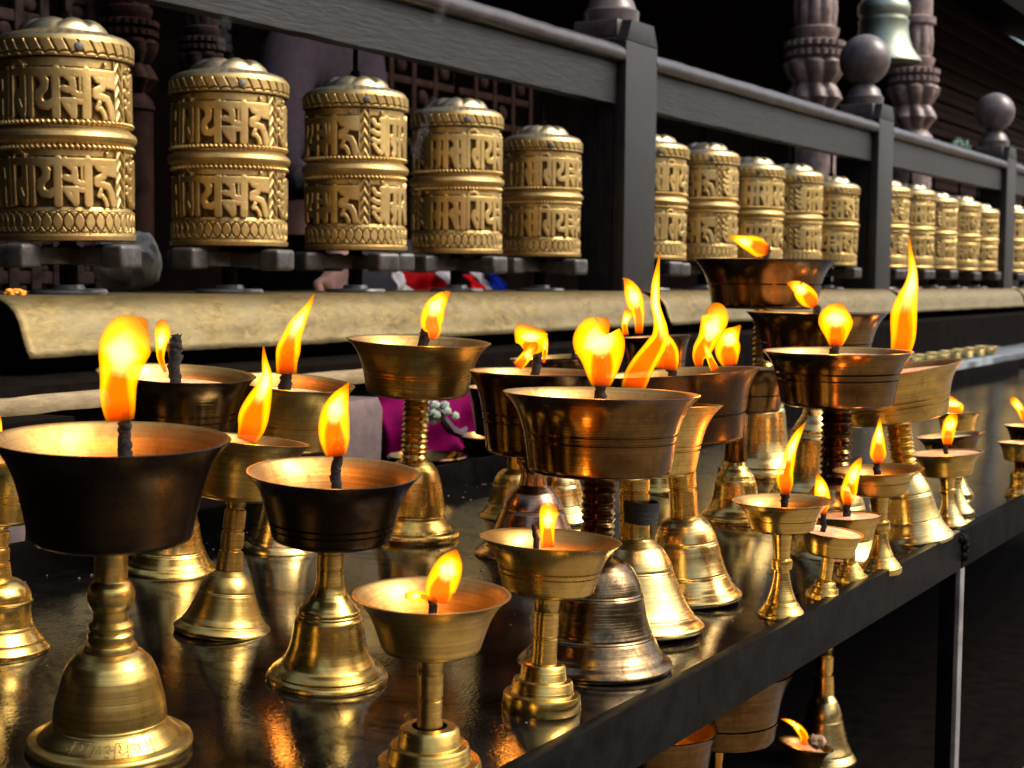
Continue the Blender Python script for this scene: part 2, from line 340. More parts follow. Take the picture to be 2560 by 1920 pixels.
def in_r(rb, rim, t, lin): return rb + (rim - rb) * (lin * t + (1 - lin) * t ** 5)

def flame_mesh(tongues, depth):
    vs, fs, cols = [], [], []; n = 14
    for tg in tongues:
        P = [at_depth(x, y, depth) for x, y, w_ in tg]; s = depth / FPX
        # resample smoothly
        m = len(P); Q, W = [], []
        for i in range(m - 1):
            p0, p1, p2, p3 = P[max(0, i - 1)], P[i], P[i + 1], P[min(m - 1, i + 2)]
            w0, w1, w2, w3 = [tg[j][2] for j in (max(0, i - 1), i, i + 1, min(m - 1, i + 2))]
            for k in range(5):
                t = k / 5; f = lambda a, b, c, d: 0.5 * (2 * b + (c - a) * t + (2 * a - 5 * b + 4 * c - d) * t * t + (3 * b - a - 3 * c + d) * t ** 3)
                Q.append(f(p0, p1, p2, p3)); W.append(max(.6, f(w0, w1, w2, w3)))
        Q.append(P[-1]); W.append(max(.6, tg[-1][2])); m = len(Q); base = len(vs)
        L = [0]
        for i in range(1, m): L.append(L[-1] + (Q[i] - Q[i - 1]).length)
        wmax = max(W)
        for i in range(m):
            a, b = Q[max(0, i - 1)], Q[min(m - 1, i + 1)]; d = (b - a).normalized()
            side = d.cross(CF); side = (side.normalized() if side.length > .2 else CR)
            if side.dot(CR) < 0 and abs(d.dot(CU)) > .6: side = -side
            t = L[i] / max(L[-1], 1e-6)
            bow = math.sin(t * 2.4) * wmax * s * .1
            for k in range(n):
                th = 2 * math.pi * k / n; hd = min(W[i] * .62, 21) * s
                vs.append(Q[i] + side * (math.cos(th) * W[i] * s) + CF * (math.sin(th) * hd + bow - wmax * s * .3))
                u = abs(math.cos(th)); al = min(1, .10 + t * 4.5) * (1 - max(0, t - .76) / .24 * .72) * (1 - max(0, u - .80) / .20 * .6)
                cols.append((t, u, al, 1))
        for i in range(m - 1):
            for k in range(n):
                k2 = (k + 1) % n; fs.append((base + i * n + k, base + i * n + k2, base + (i + 1) * n + k2, base + (i + 1) * n + k))
        fs.append(tuple(base + (m - 1) * n + k for k in range(n)))
    me = me_from(vs, fs); ca = me.color_attributes.new('fl', 'FLOAT_COLOR', 'POINT')
    ca.data.foreach_set('color', np.array(cols, dtype=np.float32).ravel()); return me

LAMPS = {}
def lamp(name, label, base, Rb, bell, hb, rs, stem, bowl, ratio=None, mats=(BRASS, BRASS, BRASS), fill=None, grooves=(.45, .53),
         wicks=(), flames=(), lin=.5, group='butter lamps on the oily table', pt=None, extra=None, thick=9, flame_push=0.0):
    """base (x, y) px where it stands, Rb base radius px; bowl (y bottom, rb, rim x, rim y, rim R) px; sizes become metres at the lamp's own depth"""
    P = pt if pt is not None else on_table(*base)
    bx, by, Z = proj(P); s = Z / FPX
    yb, rb, rx, ry, Rr = bowl; Ht = by - ry
    ux, uy, _ = proj(P + U0 * .1)
    a = (rx - bx) / Ht - (ux - bx) / (by - uy)
    e0 = (ry - 694) / FPX; b = 0.0 if ratio is None else max(-.06, min(.06, ratio - e0))
    ax = (U0 + R0 * a - F0 * b).normalized(); xx = (F0 - ax * F0.dot(ax)).normalized(); yy = ax.cross(xx)
    M = Matrix(((xx.x, yy.x, ax.x, P.x), (xx.y, yy.y, ax.y, P.y), (xx.z, yy.z, ax.z, P.z), (0, 0, 0, 1))); Mi = M.inverted()
    E = empty('butter_lamp', M, label, 'lamp', group)
    H = (by - yb) * s; hbm = hb * s; Rm = Rb * s
    prof = [(r * Rm, h * hbm) for r, h in smooth_bell(bell)]
    prof = [(prof[0][0] * .96, -.0025), (prof[0][0], -.0012)] + prof
    link('base', lathe(prof, 88), mats[0], E)
    sp = [(r * rs * s, hbm + t * (H - hbm)) for r, t in STEMS[stem]]
    sp = [(sp[0][0] * .9, hbm - .001)] + sp + [(sp[-1][0] * .9, H + .001)]
    link('stem', lathe(sp, 48), mats[1], E)
    hB = (yb - ry) * s
    bw = bowl_me(rb * s, Rr * s, hB, thick * s * 1.0, grooves, lin); bw.transform(T(0, 0, H)); link('bowl', bw, mats[2], E, sharp=50); bw.materials.append(LINING)
    mi = np.zeros(len(bw.polygons), dtype=np.int32); mi[bw['lining']:] = 1; bw.polygons.foreach_set('material_index', mi)
    if fill:
        lv, fm = fill; rr = in_r(rb * s, Rr * s, lv, lin) - thick * s * .9
        pr = [(rr * .999, hB * lv), (rr * .96, hB * (lv - .012)), (rr * .6, hB * (lv - .016)), (rr * .25, hB * (lv - .006)), (0.0005, hB * lv)]
        wob = lambda th, i, r: r * (1 + .006 * math.sin(3 * th + i))
        fme = lathe(pr, 64, wob); fme.transform(T(0, 0, H)); link('ghee', fme, fm, E)
    Zc = proj(P + ax * (H + hB))[2] + flame_push
    for wk in wicks:
        pts = [at_depth(x, y, Zc) for x, y, r in wk]; 
        # densify
        D, RR = [], []
        for i in range(len(pts) - 1):
            for k in range(6): t = k / 6; D.append(pts[i].lerp(pts[i + 1], t) + CR * rng.normal(0, .0003)); RR.append((wk[i][2] * (1 - t) + wk[i + 1][2] * t) * Zc / FPX)
        D.append(pts[-1]); RR.append(wk[-1][2] * .7 * Zc / FPX)
        D.insert(0, D[0] - ax * .012); RR.insert(0, RR[0])
        wo = link('wick', local(tube(D, RR, 11, .17), Mi), CHAR, E, sharp=0)
        if wk[-1][2] > 10:
            em = bmesh.new()
            for q in range(5):
                c = D[-2 - q % 2] + CR * rng.uniform(-.8, .8) * RR[-2] - CF * RR[-2] * .9 + CU * rng.uniform(-1, 1) * RR[-2]
                bmesh.ops.create_icosphere(em, subdivisions=1, radius=RR[-2] * .2, matrix=T(c))
            eme = bpy.data.meshes.new('m'); em.to_mesh(eme); em.free(); link('ember', local(eme, Mi), EMBER, wo)
    for i, fl in enumerate(flames):
        fo = link('flame', local(flame_mesh(fl, Zc), Mi), FLAME, E, sharp=0)
        big = max(fl, key=lambda tg: sum(q[2] for q in tg)); q = big[len(big) // 2 - 1]; size = sum(w_[2] * s for w_ in big) / len(big)
        ld = bpy.data.lights.new('flame_light', 'POINT'); ld.energy = .14 * (size / .011) ** 1.3; ld.color = (1, .37, .05); ld.shadow_soft_size = .006
        lo = bpy.data.objects.new('flame_light', ld); COL.objects.link(lo); lo.parent = E; lo.location = Mi @ at_depth(q[0], q[1], Zc)
    if extra: extra(E, M, Mi, s, ax, H, hbm, Rm)
    LAMPS[name] = (E, M, s); return E

def scratches(words, z0f, Rf, th0, size, m):
    """hand-scratched writing: thin dark strokes lying on the base"""
    def go(E, M, Mi, s, ax, H, hbm, Rm):
        parts = []; th = th0
        for ch in words:
            for st in ch:
                pts = []
                for (u, v) in st:
                    z = hbm * z0f + v * size * s; r = Rm * (Rf[0] + (Rf[1] - Rf[0]) * v) + .0003
                    a = th + u * size * s / r; pts.append(Vector((r * math.cos(a), r * math.sin(a), z)))
                parts.append(tube(pts, [.00022] * len(pts), 5))
            th += 1.15 * size * s / (Rm * Rf[0])
        link('scratched_writing', join(parts), m, E, sharp=0)
    return go
SCR = plain('dark_scratch', (0.10, 0.06, 0.02), (0.2, 0.13, 0.05), 0.6, 50)
G1 = [[(0, .9), (.9, .92)], [(.55, .9), (.55, .1)], [(.5, .6), (.2, .65), (.15, .35), (.5, .4)]]
G2 = [[(0, .9), (1, .9)], [(.85, .9), (.85, .05)], [(.2, .85), (.35, .6), (.15, .4), (.4, .2), (.8, .35)]]
G3 = [[(.1, .7), (.4, .85), (.5, .6), (.2, .45), (.5, .35), (.4, .1), (.1, .15)], [(.5, .5), (.9, .5)], [(.9, .9), (.9, 0)]]
G4 = [[(.3, .8), (.1, .55), (.35, .35), (.55, .6), (.3, .8)], [(.6, .9), (.9, .2)], [(.9, .9), (.55, .1)]]
G5 = [[(.1, .2), (.3, .8), (.5, .3), (.7, .85), (.85, .3)]]

def band_wrap(z0, z1, r, m):
    def go(E, M, Mi, s, ax, H, hbm, Rm):
        pr = [(r * s, z0 * s), (r * s * 1.1, z0 * s), (r * s * 1.14, (z0 * .7 + z1 * .3) * s), (r * s * 1.12, (z0 + z1) / 2 * s), (r * s * 1.16, (z0 * .2 + z1 * .8) * s), (r * s * 1.08, z1 * s), (r * s, z1 * s)]
        o = link('tape_wrap', lathe(pr, 40, lambda th, i, q: q * (1 + .03 * math.sin(2 * th + i))), m, E)
        o.rotation_euler = (R(3), R(-5), 0)
    return go

TAPE = plain('black_cloth_tape', (0.006, 0.006, 0.007), (0.02, 0.018, 0.018), 0.85, 90, (1, 1, 6), 0.8)

# ------------------------------------------------------------------ lamp stand
SX0, SX1, SX2 = -0.6, 1.55, 4.2
YF, YB = 0.403, 0.935
def slab(x0, x1, y0, y1, t0, t1, name, m, parent, bev=0.0):
    me = box(x0, x1, y0, y1, t0, t1, bev); 
    for v in me.vertices: v.co.z += table_z(v.co.y)
    return link(name, me, m, parent, smooth=bool(bev))
def stand(x0, x1, label, lowx):
    E = empty('lamp_stand', T(x0, YF, 0), label, 'lamp stand'); K = T(-x0, -YF, 0)
    def put(o): o.data.transform(K); return o
    # top as a fine grid so that its dents are real
    nx, ny = int((x1 - x0) / .012), 46; vs, fs = [], []
    for i in range(nx + 1):
        for j in range(ny + 1):
            x = x0 + (x1 - x0) * i / nx; y = YF + .004 + (YB - YF - .004) * j / ny
            vs.append((x, y, table_z(y) + .0007 * math.sin(x * 9 + y * 5) * math.sin(y * 11 - x * 3)))
    for i in range(nx):
        for j in range(ny):
            a = i * (ny + 1) + j; fs.append((a, a + ny + 1, a + ny + 2, a + 1))
    put(link('tabletop', me_from(vs, fs), OILY, E, sharp=0))
    put(slab(x0, x1, YF, YB, -.006, -.002, 'underside', RIM, E))
    put(slab(x0, x1 - .002, YF - .006, YF + .003, -.036, .0045, 'front_rim', RIM, E, .0014))
    put(slab(x0, x1, YB, YB + .006, -.02, .027, 'back_rim', RIMDK, E, .001))
    for lx in lowx:
        bm = bmesh.new(); z = table_z(YF) - .0362
        box_bm(bm, lx - .004, lx + .013, YF - .0055, YF - .0005, 0, z, .0008); me = bpy.data.meshes.new('m'); bm.to_mesh(me); bm.free(); lg = put(link('leg', me, STEEL if lx > 1 else RIM, E))
        wm = box(lx - .0045, lx + .0005, YF - .0004, YF + .016, 0, z, .0008); wm.transform(K); link('leg_flange', wm, RIMDK, lg)
    bm = bmesh.new(); box_bm(bm, x0, x1, .46, 1.25, .352, .372); me = bpy.data.meshes.new('m'); bm.to_mesh(me); bm.free()
    put(link('lower_shelf', me, WOODBLK, E, smooth=False))
    return E
stand(SX0, SX1 - .001, 'near black steel lamp stand with oily wet top crowded with brass lamps', (-.55,))
stand(SX1 + .001, SX2, 'farther black steel lamp stand section beyond the grey angle iron leg', (1.551, 3.9))
# rust-black weld lump at the joint
bm = bmesh.new()
for q in range(14):
    bmesh.ops.create_icosphere(bm, subdivisions=2, radius=.003 + rng.uniform(0, .003), matrix=T(SX1 + rng.uniform(-.012, .008), YF - .007 + rng.uniform(-.001, .002), table_z(YF) - rng.uniform(-.001, .024)))
me = bpy.data.meshes.new('m'); bm.to_mesh(me); bm.free()
tag(link('weld_lump', me, RIM), 'lumpy black weld at the joint of the steel table rim', 'weld')

# ------------------------------------------------------------------ the lamps on the table
D2 = (BRASS, BRASS, BRASS)
lamp('a', 'large lamp with soot black bowl, ball and rings in its brass stem, nearest the camera', (275, 1862), 204, 'band', 245, 40, 'ballrings', (1338, 194, 288, 1089, 286), .147,
     (BRASS_DULL, BRASS_DULL, SOOTY), (.55, OIL), (), [[(311, 1130, 18), (312, 1085, 17), (313, 1050, 14), (320, 1025, 9)]],
     [[[(306, 1052, 34), (303, 1028, 40), (299, 990, 45), (300, 960, 46), (304, 925, 52), (309, 895, 60), (316, 868, 65), (328, 843, 62), (346, 822, 48), (362, 808, 20), (372, 802, 5)]]], .55,
     extra=scratches([G1, G2, G5, G3, G2, G4, G3], .115, (.86, .70), 2.72, 30, SCR))
lamp('b', 'plain golden brass lamp cut by the left photo edge, waisted dome base', (-15, 1620), 134, 'dome', 180, 31, 'segments', (1300, 95, -8, 1141, 150), .10,
     D2, (.6, OIL), (.35, .45), [], [[[(-10, 1130, 16), (-8, 1095, 16), (-4, 1060, 10), (-3, 1030, 3)]]])
lamp('c', 'brass lamp with waisted segmented stem between the two sooty bowled lamps', (557, 1573), 122, 'plain', 151, 27, 'segments', (1238, 118, 603, 1095, 165), .055,
     (BRASS_DULL, BRASS_DULL, BRASS_DULL), (.75, OIL), (), [], [[[(617, 1103, 24), (630, 1070, 34), (636, 1040, 38), (648, 1005, 32), (663, 965, 20), (668, 935, 13), (663, 900, 7), (660, 866, 2)]]])
lamp('d', 'brass lamp with blackened bowl on a long smooth necked bell, tall teardrop flame', (818, 1697), 152, 'smooth', 243, 34, 'straight', (1341, 144, 837, 1173, 213), .185,
     (BRASS, BRASS_DULL, SOOTY), (.45, OIL), (.2, .3), [[(840, 1208, 13), (842, 1160, 12), (846, 1115, 14), (850, 1098, 16)]],
     [[[(842, 1140, 26), (838, 1100, 37), (836, 1065, 39), (840, 1030, 35), (850, 1000, 25), (860, 980, 15), (868, 965, 6), (874, 955, 2)]]], .6)
lamp('e', 'tall brass lamp with beaded stem standing alone before the magenta cloth', (1027, 1338), 122, 'band', 188, 28, 'beads', (983, 123, 1048, 851, 177), .075,
     (BRASS, BRASS, BRASS_DULL), (.8, WAX), (.36, .42), [[(1058, 862, 13), (1061, 835, 11), (1062, 818, 8)]],
     [[[(1080, 850, 8), (1085, 830, 18), (1080, 810, 28), (1082, 790, 29), (1088, 770, 26), (1100, 752, 20), (1114, 738, 12), (1126, 731, 3)]]],
     extra=scratches([G4, G5, G1, G3, G5], .06, (.92, .82), 3.3, 22, SCR))
lamp('f', 'brown brass lamp with thick charred wick, behind the nearest sooty bowl', (420, 1420), 120, 'ridge', 170, 32, 'straight', (1090, 140, 447, 930, 192), .11,
     (BRASS, BRASS, BROWN), (.8, WAX), (.36, .46), [[(436, 950, 14), (437, 900, 15), (438, 870, 19), (439, 845, 14), (439, 836, 8)]],
     [[[(415, 930, 4), (403, 895, 9), (404, 860, 15), (407, 835, 20), (405, 815, 17), (397, 803, 8)]]])
lamp('g', 'brass lamp with knobbly black wick and leaning flame, behind the waisted stem lamp', (699, 1371), 98, 'ridge', 215, 26, 'straight', (1110, 112, 735, 951, 152), .13,
     (BRASS_PALE, BRASS, BRASS_DULL), (.8, WAX), (.4,), [[(714, 965, 15), (716, 925, 15), (724, 895, 18), (738, 880, 14)]],
     [[[(718, 935, 26), (718, 905, 27), (722, 875, 30), (732, 840, 24), (745, 810, 20), (760, 785, 13), (775, 760, 7), (786, 735, 2)]]])
lamp('h', 'large polished brown bowl on a blackened silvery bell base, centre of the table', (1487, 1658), 194, 'ridge', 267, 37, 'beads', (1178, 176, 1504, 983, 244), .064,
     (BLACKSILVER, BROWN, BROWN), (.86, WAX), (.42, .52), [[(1500, 1000, 14), (1501, 960, 14), (1503, 920, 12), (1500, 893, 10)]],
     [[[(1501, 965, 24), (1502, 940, 36), (1503, 910, 48), (1502, 885, 58), (1498, 862, 64), (1490, 845, 60), (1492, 828, 46), (1505, 815, 28), (1522, 805, 10)]]], .4)
lamp('i', 'small brass lamp on a stepped base at the bottom centre, flame lying over its oil', (1072, 1940), 134, 'step', 130, 31, 'straight', (1617, 120, 1080, 1478, 195), .24,
     (BRASS, BRASS_DULL, BRASS_DULL), (.4, OIL), (), [[(1082, 1515, 12), (1080, 1500, 11), (1092, 1495, 8)]],
     [[[(1098, 1505, 20), (1100, 1490, 30), (1100, 1474, 37), (1108, 1452, 39), (1119, 1426, 37), (1130, 1400, 28), (1138, 1382, 13), (1142, 1374, 4)], [(1080, 1500, 8), (1058, 1491, 12), (1032, 1488, 12), (1012, 1489, 7)]]], .62)
lamp('j', 'golden brass lamp with two grooved bowl and three stepped round foot', (1353, 1768), 100, 'step', 114, 31, 'straight', (1476, 112, 1378, 1345, 176), .155,
     D2, (.35, OIL), (.37, .47), [[(1340, 1345, 8), (1337, 1320, 7), (1336, 1312, 6)]],
     [[[(1370, 1368, 16), (1368, 1330, 18), (1370, 1295, 22), (1375, 1274, 24), (1384, 1261, 13)]]], .55)
lamp('k', 'coppery brown bell based lamp half hidden behind the golden stepped lamp', (1328, 1385), 142, 'plain', 175, 33, 'neck', (1130, 118, 1339, 930, 166), .06,
     (COPPER, COPPER, BROWN), (.82, WAX), (.4, .5), [[(1338, 940, 12), (1341, 900, 11), (1346, 868, 11), (1347, 858, 8)]],
     [[[(1318, 884, 7), (1326, 866, 34), (1327, 845, 40), (1328, 828, 41), (1331, 817, 34)], [(1293, 917, 13), (1308, 900, 14), (1322, 882, 13), (1337, 860, 9)], [(1359, 908, 3), (1362, 880, 7), (1362, 850, 8), (1360, 832, 4)]]])
lamp('l', 'unlit brass lamp with dark ringed stem, behind and left of the copper brown lamp', (1287, 1290), 92, 'ridge', 120, 18, 'rings', (1084, 100, 1287, 967, 122), .07, (BRASS_DULL, BRASS, BROWN), (.7, WAX), ())
lamp('m', 'lamp with wide black bowl lying behind the central brown bowl, two flames on it', (1722, 1493), 133, 'ridge', 205, 35, 'straight', (1103, 155, 1692, 931, 206), .04,
     (BRASS_PALE, BRASS, SOOTY), (.88, WAX), (.4,), [[(1682, 935, 11), (1672, 905, 13), (1660, 880, 12)]],
     [[[(1664, 924, 28), (1668, 900, 29), (1672, 880, 24), (1668, 860, 18), (1660, 840, 12), (1658, 815, 8), (1652, 780, 4)]],
      [[(1747, 917, 9), (1745, 895, 15), (1753, 877, 23), (1768, 848, 25), (1778, 823, 30), (1786, 797, 34), (1785, 779, 29), (1773, 765, 12)], [(1788, 926, 11), (1776, 900, 9), (1765, 870, 7), (1757, 850, 3)]]])
lamp('n', 'brass bell based lamp with black tape round its neck', (1585, 1566), 175, 'plain', 220, 37, 'straight', (1182, 150, 1590, 1014, 217), .03,
     (BRASS_PALE, BRASS, BRASS_DULL), (.85, WAX), (.36, .43), [], [[[(1581, 975, 30), (1590, 945, 32), (1605, 915, 30), (1625, 885, 27), (1642, 860, 25), (1650, 840, 21), (1650, 815, 17), (1645, 790, 13), (1638, 760, 12), (1638, 720, 11), (1641, 690, 8), (1645, 660, 4), (1650, 630, 1.5)]]],
     extra=band_wrap(265, 318, 38, TAPE), flame_push=.03)
lamp('o', 'brass lamp with slim stem showing right of the wide black bowl, small round flame', (1838, 1300), 92, 'smooth', 150, 28, 'straight', (1028, 108, 1842, 922, 150), .03,
     (BRASS, BROWN, BROWN), (.85, WAX), (.4,), [[(1820, 925, 10), (1820, 905, 9), (1818, 890, 7)]],
     [[[(1824, 915, 18), (1818, 884, 30), (1819, 859, 31), (1826, 841, 25), (1842, 823, 9), (1850, 814, 3)]]])
lamp('p', 'tall lamp with spotted brown bowl on a beaded stem, egg shaped flame, right of centre', (2085, 1385), 122, 'ridge', 185, 33, 'beads', (1010, 136, 2094, 878, 183), .055,
     (BRASS_PALE, BROWN, BROWN), (.9, WAX), (.5, .62), [[(2086, 880, 12), (2087, 860, 10), (2086, 845, 7)]],
     [[[(2086, 866, 16), (2088, 840, 29), (2088, 816, 41), (2088, 797, 43), (2093, 777, 32), (2098, 764, 16), (2100, 757, 4)]]])
lamp('q', 'tall dull brass lamp with a long pointed flame rising highest at the right', (2288, 1348), 95, 'ridge', 170, 27, 'beads', (1045, 124, 2228, 920, 177), .03,
     (BRASS_PALE, BRASS, BRASS_DULL), (.9, WAX), (.3, .4), [],
     [[[(2250, 912, 18), (2250, 880, 25), (2256, 840, 31), (2258, 785, 33), (2267, 746, 26), (2276, 715, 18), (2280, 683, 12), (2277, 652, 8), (2273, 620, 4), (2271, 590, 1.5)]]])
lamp('r', 'dark copper bowled lamp in the back with its flame blown left, below the topmost bowl', (2030, 1245), 105, 'smooth', 230, 30, 'beads', (905, 126, 2042, 783, 172), .02,
     (BRASS_PALE, BROWN, BROWN), (.9, WAX), (.4,), [[(2040, 790, 9), (2043, 772, 9), (2043, 762, 6)]],
     [[[(2036, 768, 8), (2025, 752, 22), (2010, 735, 24), (1995, 720, 18), (1980, 712, 10), (1967, 709, 3)]]])
lamp('s', 'topmost lamp, tall on a thin beaded stem, flame blown sideways to the left', (1900, 1188), 105, 'smooth', 250, 22, 'beads', (770, 127, 1912, 652, 175), -.01,
     (BRASS_PALE, BRASS, BROWN), (.9, WAX), (.5,), [[(1912, 655, 8), (1918, 630, 8), (1919, 612, 6)]],
     [[[(1920, 628, 10), (1900, 621, 23), (1882, 612, 22), (1860, 605, 16), (1840, 597, 9), (1822, 590, 2)]]])
lamp('t', 'low lamp with red lit bowl at the back of the table under two legged flame', (1650, 1225), 85, 'ridge', 140, 22, 'rings', (945, 70, 1637, 842, 92), .02,
     (BRASS, BRASS, BROWN), (.9, OIL), (.4,), [],
     [[[(1565, 838, 7), (1561, 815, 7), (1566, 795, 10), (1575, 775, 14)], [(1597, 834, 9), (1597, 810, 11), (1596, 790, 14), (1591, 770, 19), (1586, 750, 22), (1580, 730, 20), (1572, 712, 13), (1563, 700, 6), (1556, 696, 1)]]])
lamp('u', 'small red lit bowl lamp between the two fan shaped flames, unlit charred wick', (1405, 1300), 85, 'ridge', 130, 26, 'rings', (980, 85, 1388, 892, 112), .05,
     (BRASS_PALE, BRASS, BROWN), (.8, WAX), (.4,), [[(1435, 895, 6), (1436, 875, 6), (1434, 862, 5)]])
# small lamps along the front edge
gs = 'small brass lamps along the front edge'
lamp('v', 'small brass lamp with faceted bowl and cone foot, nearest the front rim', (1953, 1541), 60, 'cone', 113, 19, 'ringcone', (1322, 77, 1956, 1249, 124), .15,
     D2, (.55, OIL), (.4,), [[(1962, 1262, 10), (1962, 1240, 9), (1961, 1220, 10)]],
     [[[(1964, 1235, 11), (1962, 1209, 20), (1961, 1185, 21), (1968, 1161, 17), (1977, 1123, 14), (1992, 1089, 10), (2005, 1068, 5), (2013, 1055, 1.5)]]], .5, gs, thick=7)
lamp('w', 'tiny brass cup lamp brimming with peach ghee, in front of its twin', (2058, 1494), 46, 'step', 44, 15, 'straight', (1381, 60, 2078, 1326, 80), .2,
     D2, (.97, WAX), (), [[(2059, 1322, 7), (2059, 1295, 7), (2056, 1275, 6)]],
     [[[(2056, 1285, 6), (2057, 1262, 17), (2055, 1244, 20), (2052, 1219, 17), (2047, 1199, 10), (2042, 1184, 3)]]], .6, gs, thick=5)
lamp('x', 'tiny brass cup lamp brimming with peach ghee, behind its twin', (2125, 1452), 44, 'step', 44, 15, 'straight', (1348, 58, 2122, 1288, 84), .13,
     D2, (.97, WAX), (), [[(2117, 1282, 9), (2119, 1255, 8), (2118, 1240, 6)]],
     [[[(2117, 1262, 10), (2120, 1235, 20), (2126, 1206, 19), (2134, 1182, 16), (2143, 1161, 11), (2152, 1144, 3)]]], .6, gs, thick=5)
lamp('y', 'small brass lamp with wide dish and orange lit side, middle of the front edge group', (2203, 1425), 51, 'cone', 95, 18, 'ringcone', (1232, 66, 2195, 1171, 111), .13,
     (BRASS, BRASS, BRASS_DULL), (.6, OIL), (.5,), [[(2192, 1178, 8), (2192, 1160, 7), (2193, 1150, 5)]],
     [[[(2195, 1158, 9), (2194, 1140, 20), (2194, 1120, 19), (2195, 1096, 15), (2197, 1072, 8), (2199, 1044, 2)]]], .5, gs, thick=6)
lamp('z', 'small brass lamp filled to the brim, beside the end of the near rim', (2374, 1315), 45, 'cone', 80, 15, 'ringcone', (1187, 60, 2366, 1131, 91), .09,
     (BRASS_PALE, BRASS, BRASS_DULL), (.95, WAX), (), [[(2365, 1132, 6), (2365, 1115, 6), (2364, 1108, 4)]],
     [[[(2367, 1112, 10), (2368, 1090, 16), (2373, 1065, 17), (2380, 1048, 15), (2390, 1037, 6)]]], .5, gs, thick=5)
lamp('aa', 'small unlit brass lamp with dark bowl just behind the brim full one', (2394, 1285), 42, 'cone', 75, 14, 'ringcone', (1140, 55, 2378, 1086, 84), .06, (BRASS_PALE, BRASS, BROWN), (.85, WAX), (), [], [], .5, gs, thick=5)
lamp('ab', 'small brass lamp with round ball flame, farthest of the front edge group', (2395, 1238), 38, 'cone', 70, 13, 'ringcone', (1078, 40, 2397, 1031, 58), .05, (BRASS_PALE, BRASS, BRASS), (.9, WAX), (), [],
     [[[(2380, 1034, 19), (2380, 1022, 27), (2380, 1009, 26), (2382, 1000, 19), (2385, 995, 7)]]], .5, gs, thick=5)
lamp('ac', 'small brass lamp at the right photo edge with a thin bent flame', (2572, 1205), 45, 'cone', 70, 14, 'ringcone', (1112, 42, 2575, 1063, 62), .07, (BRASS, BRASS, BROWN), (.9, WAX), (), [],
     [[[(2562, 1055, 8), (2558, 1040, 9), (2548, 1020, 10), (2535, 1003, 10), (2526, 994, 5)]]], .5, gs, thick=5)
lamp('ad', 'small unlit ghee filled brass lamp at the right photo edge, nearer than its lit neighbour', (2556, 1240), 46, 'dome', 70, 18, 'beads', (1150, 46, 2560, 1106, 62), .08, (BRASS, BRASS, BRASS_DULL), (.95, WAX), (), [], [], .5, gs, thick=5)

bm = bmesh.new()
for q in range(260):
    x = rng.uniform(.35, 2.4); y = YB - abs(rng.normal(0, .03)) - .004 if q < 200 else rng.uniform(YF + .01, YB)
    bmesh.ops.create_icosphere(bm, subdivisions=1, radius=rng.uniform(.0005, .0016) * (1.5 if q % 37 == 0 else 1), matrix=T(x, y, table_z(y) + .0003) @ Matrix.Diagonal((1, rng.uniform(.5, 1.3), .5, 1)))
me = bpy.data.meshes.new('m'); bm.to_mesh(me); bm.free(); tag(link('wax_crumbs', me, plain('dirty_wax', (.06, .05, .04), (.3, .27, .24), .4, 300)), kind='stuff')
# lamps on the lower shelf
LZ = .372
def low(x, y): return on_Z(x, y, LZ)
gl = 'lamps on the lower shelf'
def lowlamp(nm, label, xax, Zd, **k):
    P = at_depth(xax, 960, Zd); P.z = LZ; x, y, _ = proj(P); return lamp(nm, label, (x, y), pt=P, group=gl, **k)
lowlamp('ba', 'tall orange lit brass bowl under the table rim on a thin stem', 1797, 1.28, Rb=120, bell='ridge', hb=300, rs=17, stem='segments', bowl=(1826, 138, 1800, 1650, 180), mats=(BRASS, FLAMELIT, BROWN), fill=(.7, OIL), grooves=(.3,),
        flames=[[[(1797, 1655, 20), (1800, 1625, 30), (1802, 1590, 24), (1808, 1550, 10), (1812, 1530, 2)]]])
lowlamp('bb', 'orange lit brass bowl under the table rim, lowest and partly cut off', 1640, 1.18, Rb=110, bell='ridge', hb=260, rs=20, stem='straight', bowl=(1990, 125, 1640, 1800, 150), mats=(BRASS, FLAMELIT, BROWN), fill=(.7, OIL), grooves=(.3,),
        flames=[[[(1640, 1805, 20), (1644, 1775, 28), (1648, 1745, 20), (1655, 1715, 4)]]])
lowlamp('bc', 'tall bell based brass lamp in the dark under the table', 2080, 2.06, Rb=82, bell='plain', hb=170, rs=21, stem='segments', bowl=(1545, 70, 2064, 1455, 100), mats=(BRASS_PALE, BRASS, BRASS), fill=(.8, WAX), grooves=())
lowlamp('bd', 'little brass cup lamp with ghee lumps burning in the dark under the table', 2010, 1.86, Rb=45, bell='cone', hb=60, rs=16, stem='ringcone', bowl=(1912, 42, 2017, 1857, 67), ratio=.28, mats=(BRASS_DULL, BRASS_DULL, BRASS), fill=(.8, WAX), grooves=(),
        flames=[[[(2008, 1862, 9), (2010, 1842, 10), (2000, 1825, 10), (1985, 1810, 7), (1968, 1801, 4), (1953, 1797, 1)]]])
lamp('be', 'small lit brass lamp low under the near end of the table rim', proj(Vector((.98, .52, LZ)))[:2], 60, 'cone', 100, 20, 'ringcone', (proj(Vector((.98, .52, LZ)))[1] - 180, 60, proj(Vector((.98, .52, LZ)))[0], proj(Vector((.98, .52, LZ)))[1] - 260, 90), None,
     D2, (.8, WAX), (), [], [[[(proj(Vector((.98, .52, LZ)))[0] + dx, proj(Vector((.98, .52, LZ)))[1] - 260 - dy, w_) for dx, dy, w_ in ((0, 5, 18), (2, 40, 30), (4, 90, 28), (8, 140, 14), (12, 180, 2))]]], .5, gl, pt=Vector((.98, .52, LZ)))
E = LAMPS['bd']; bm = bmesh.new()
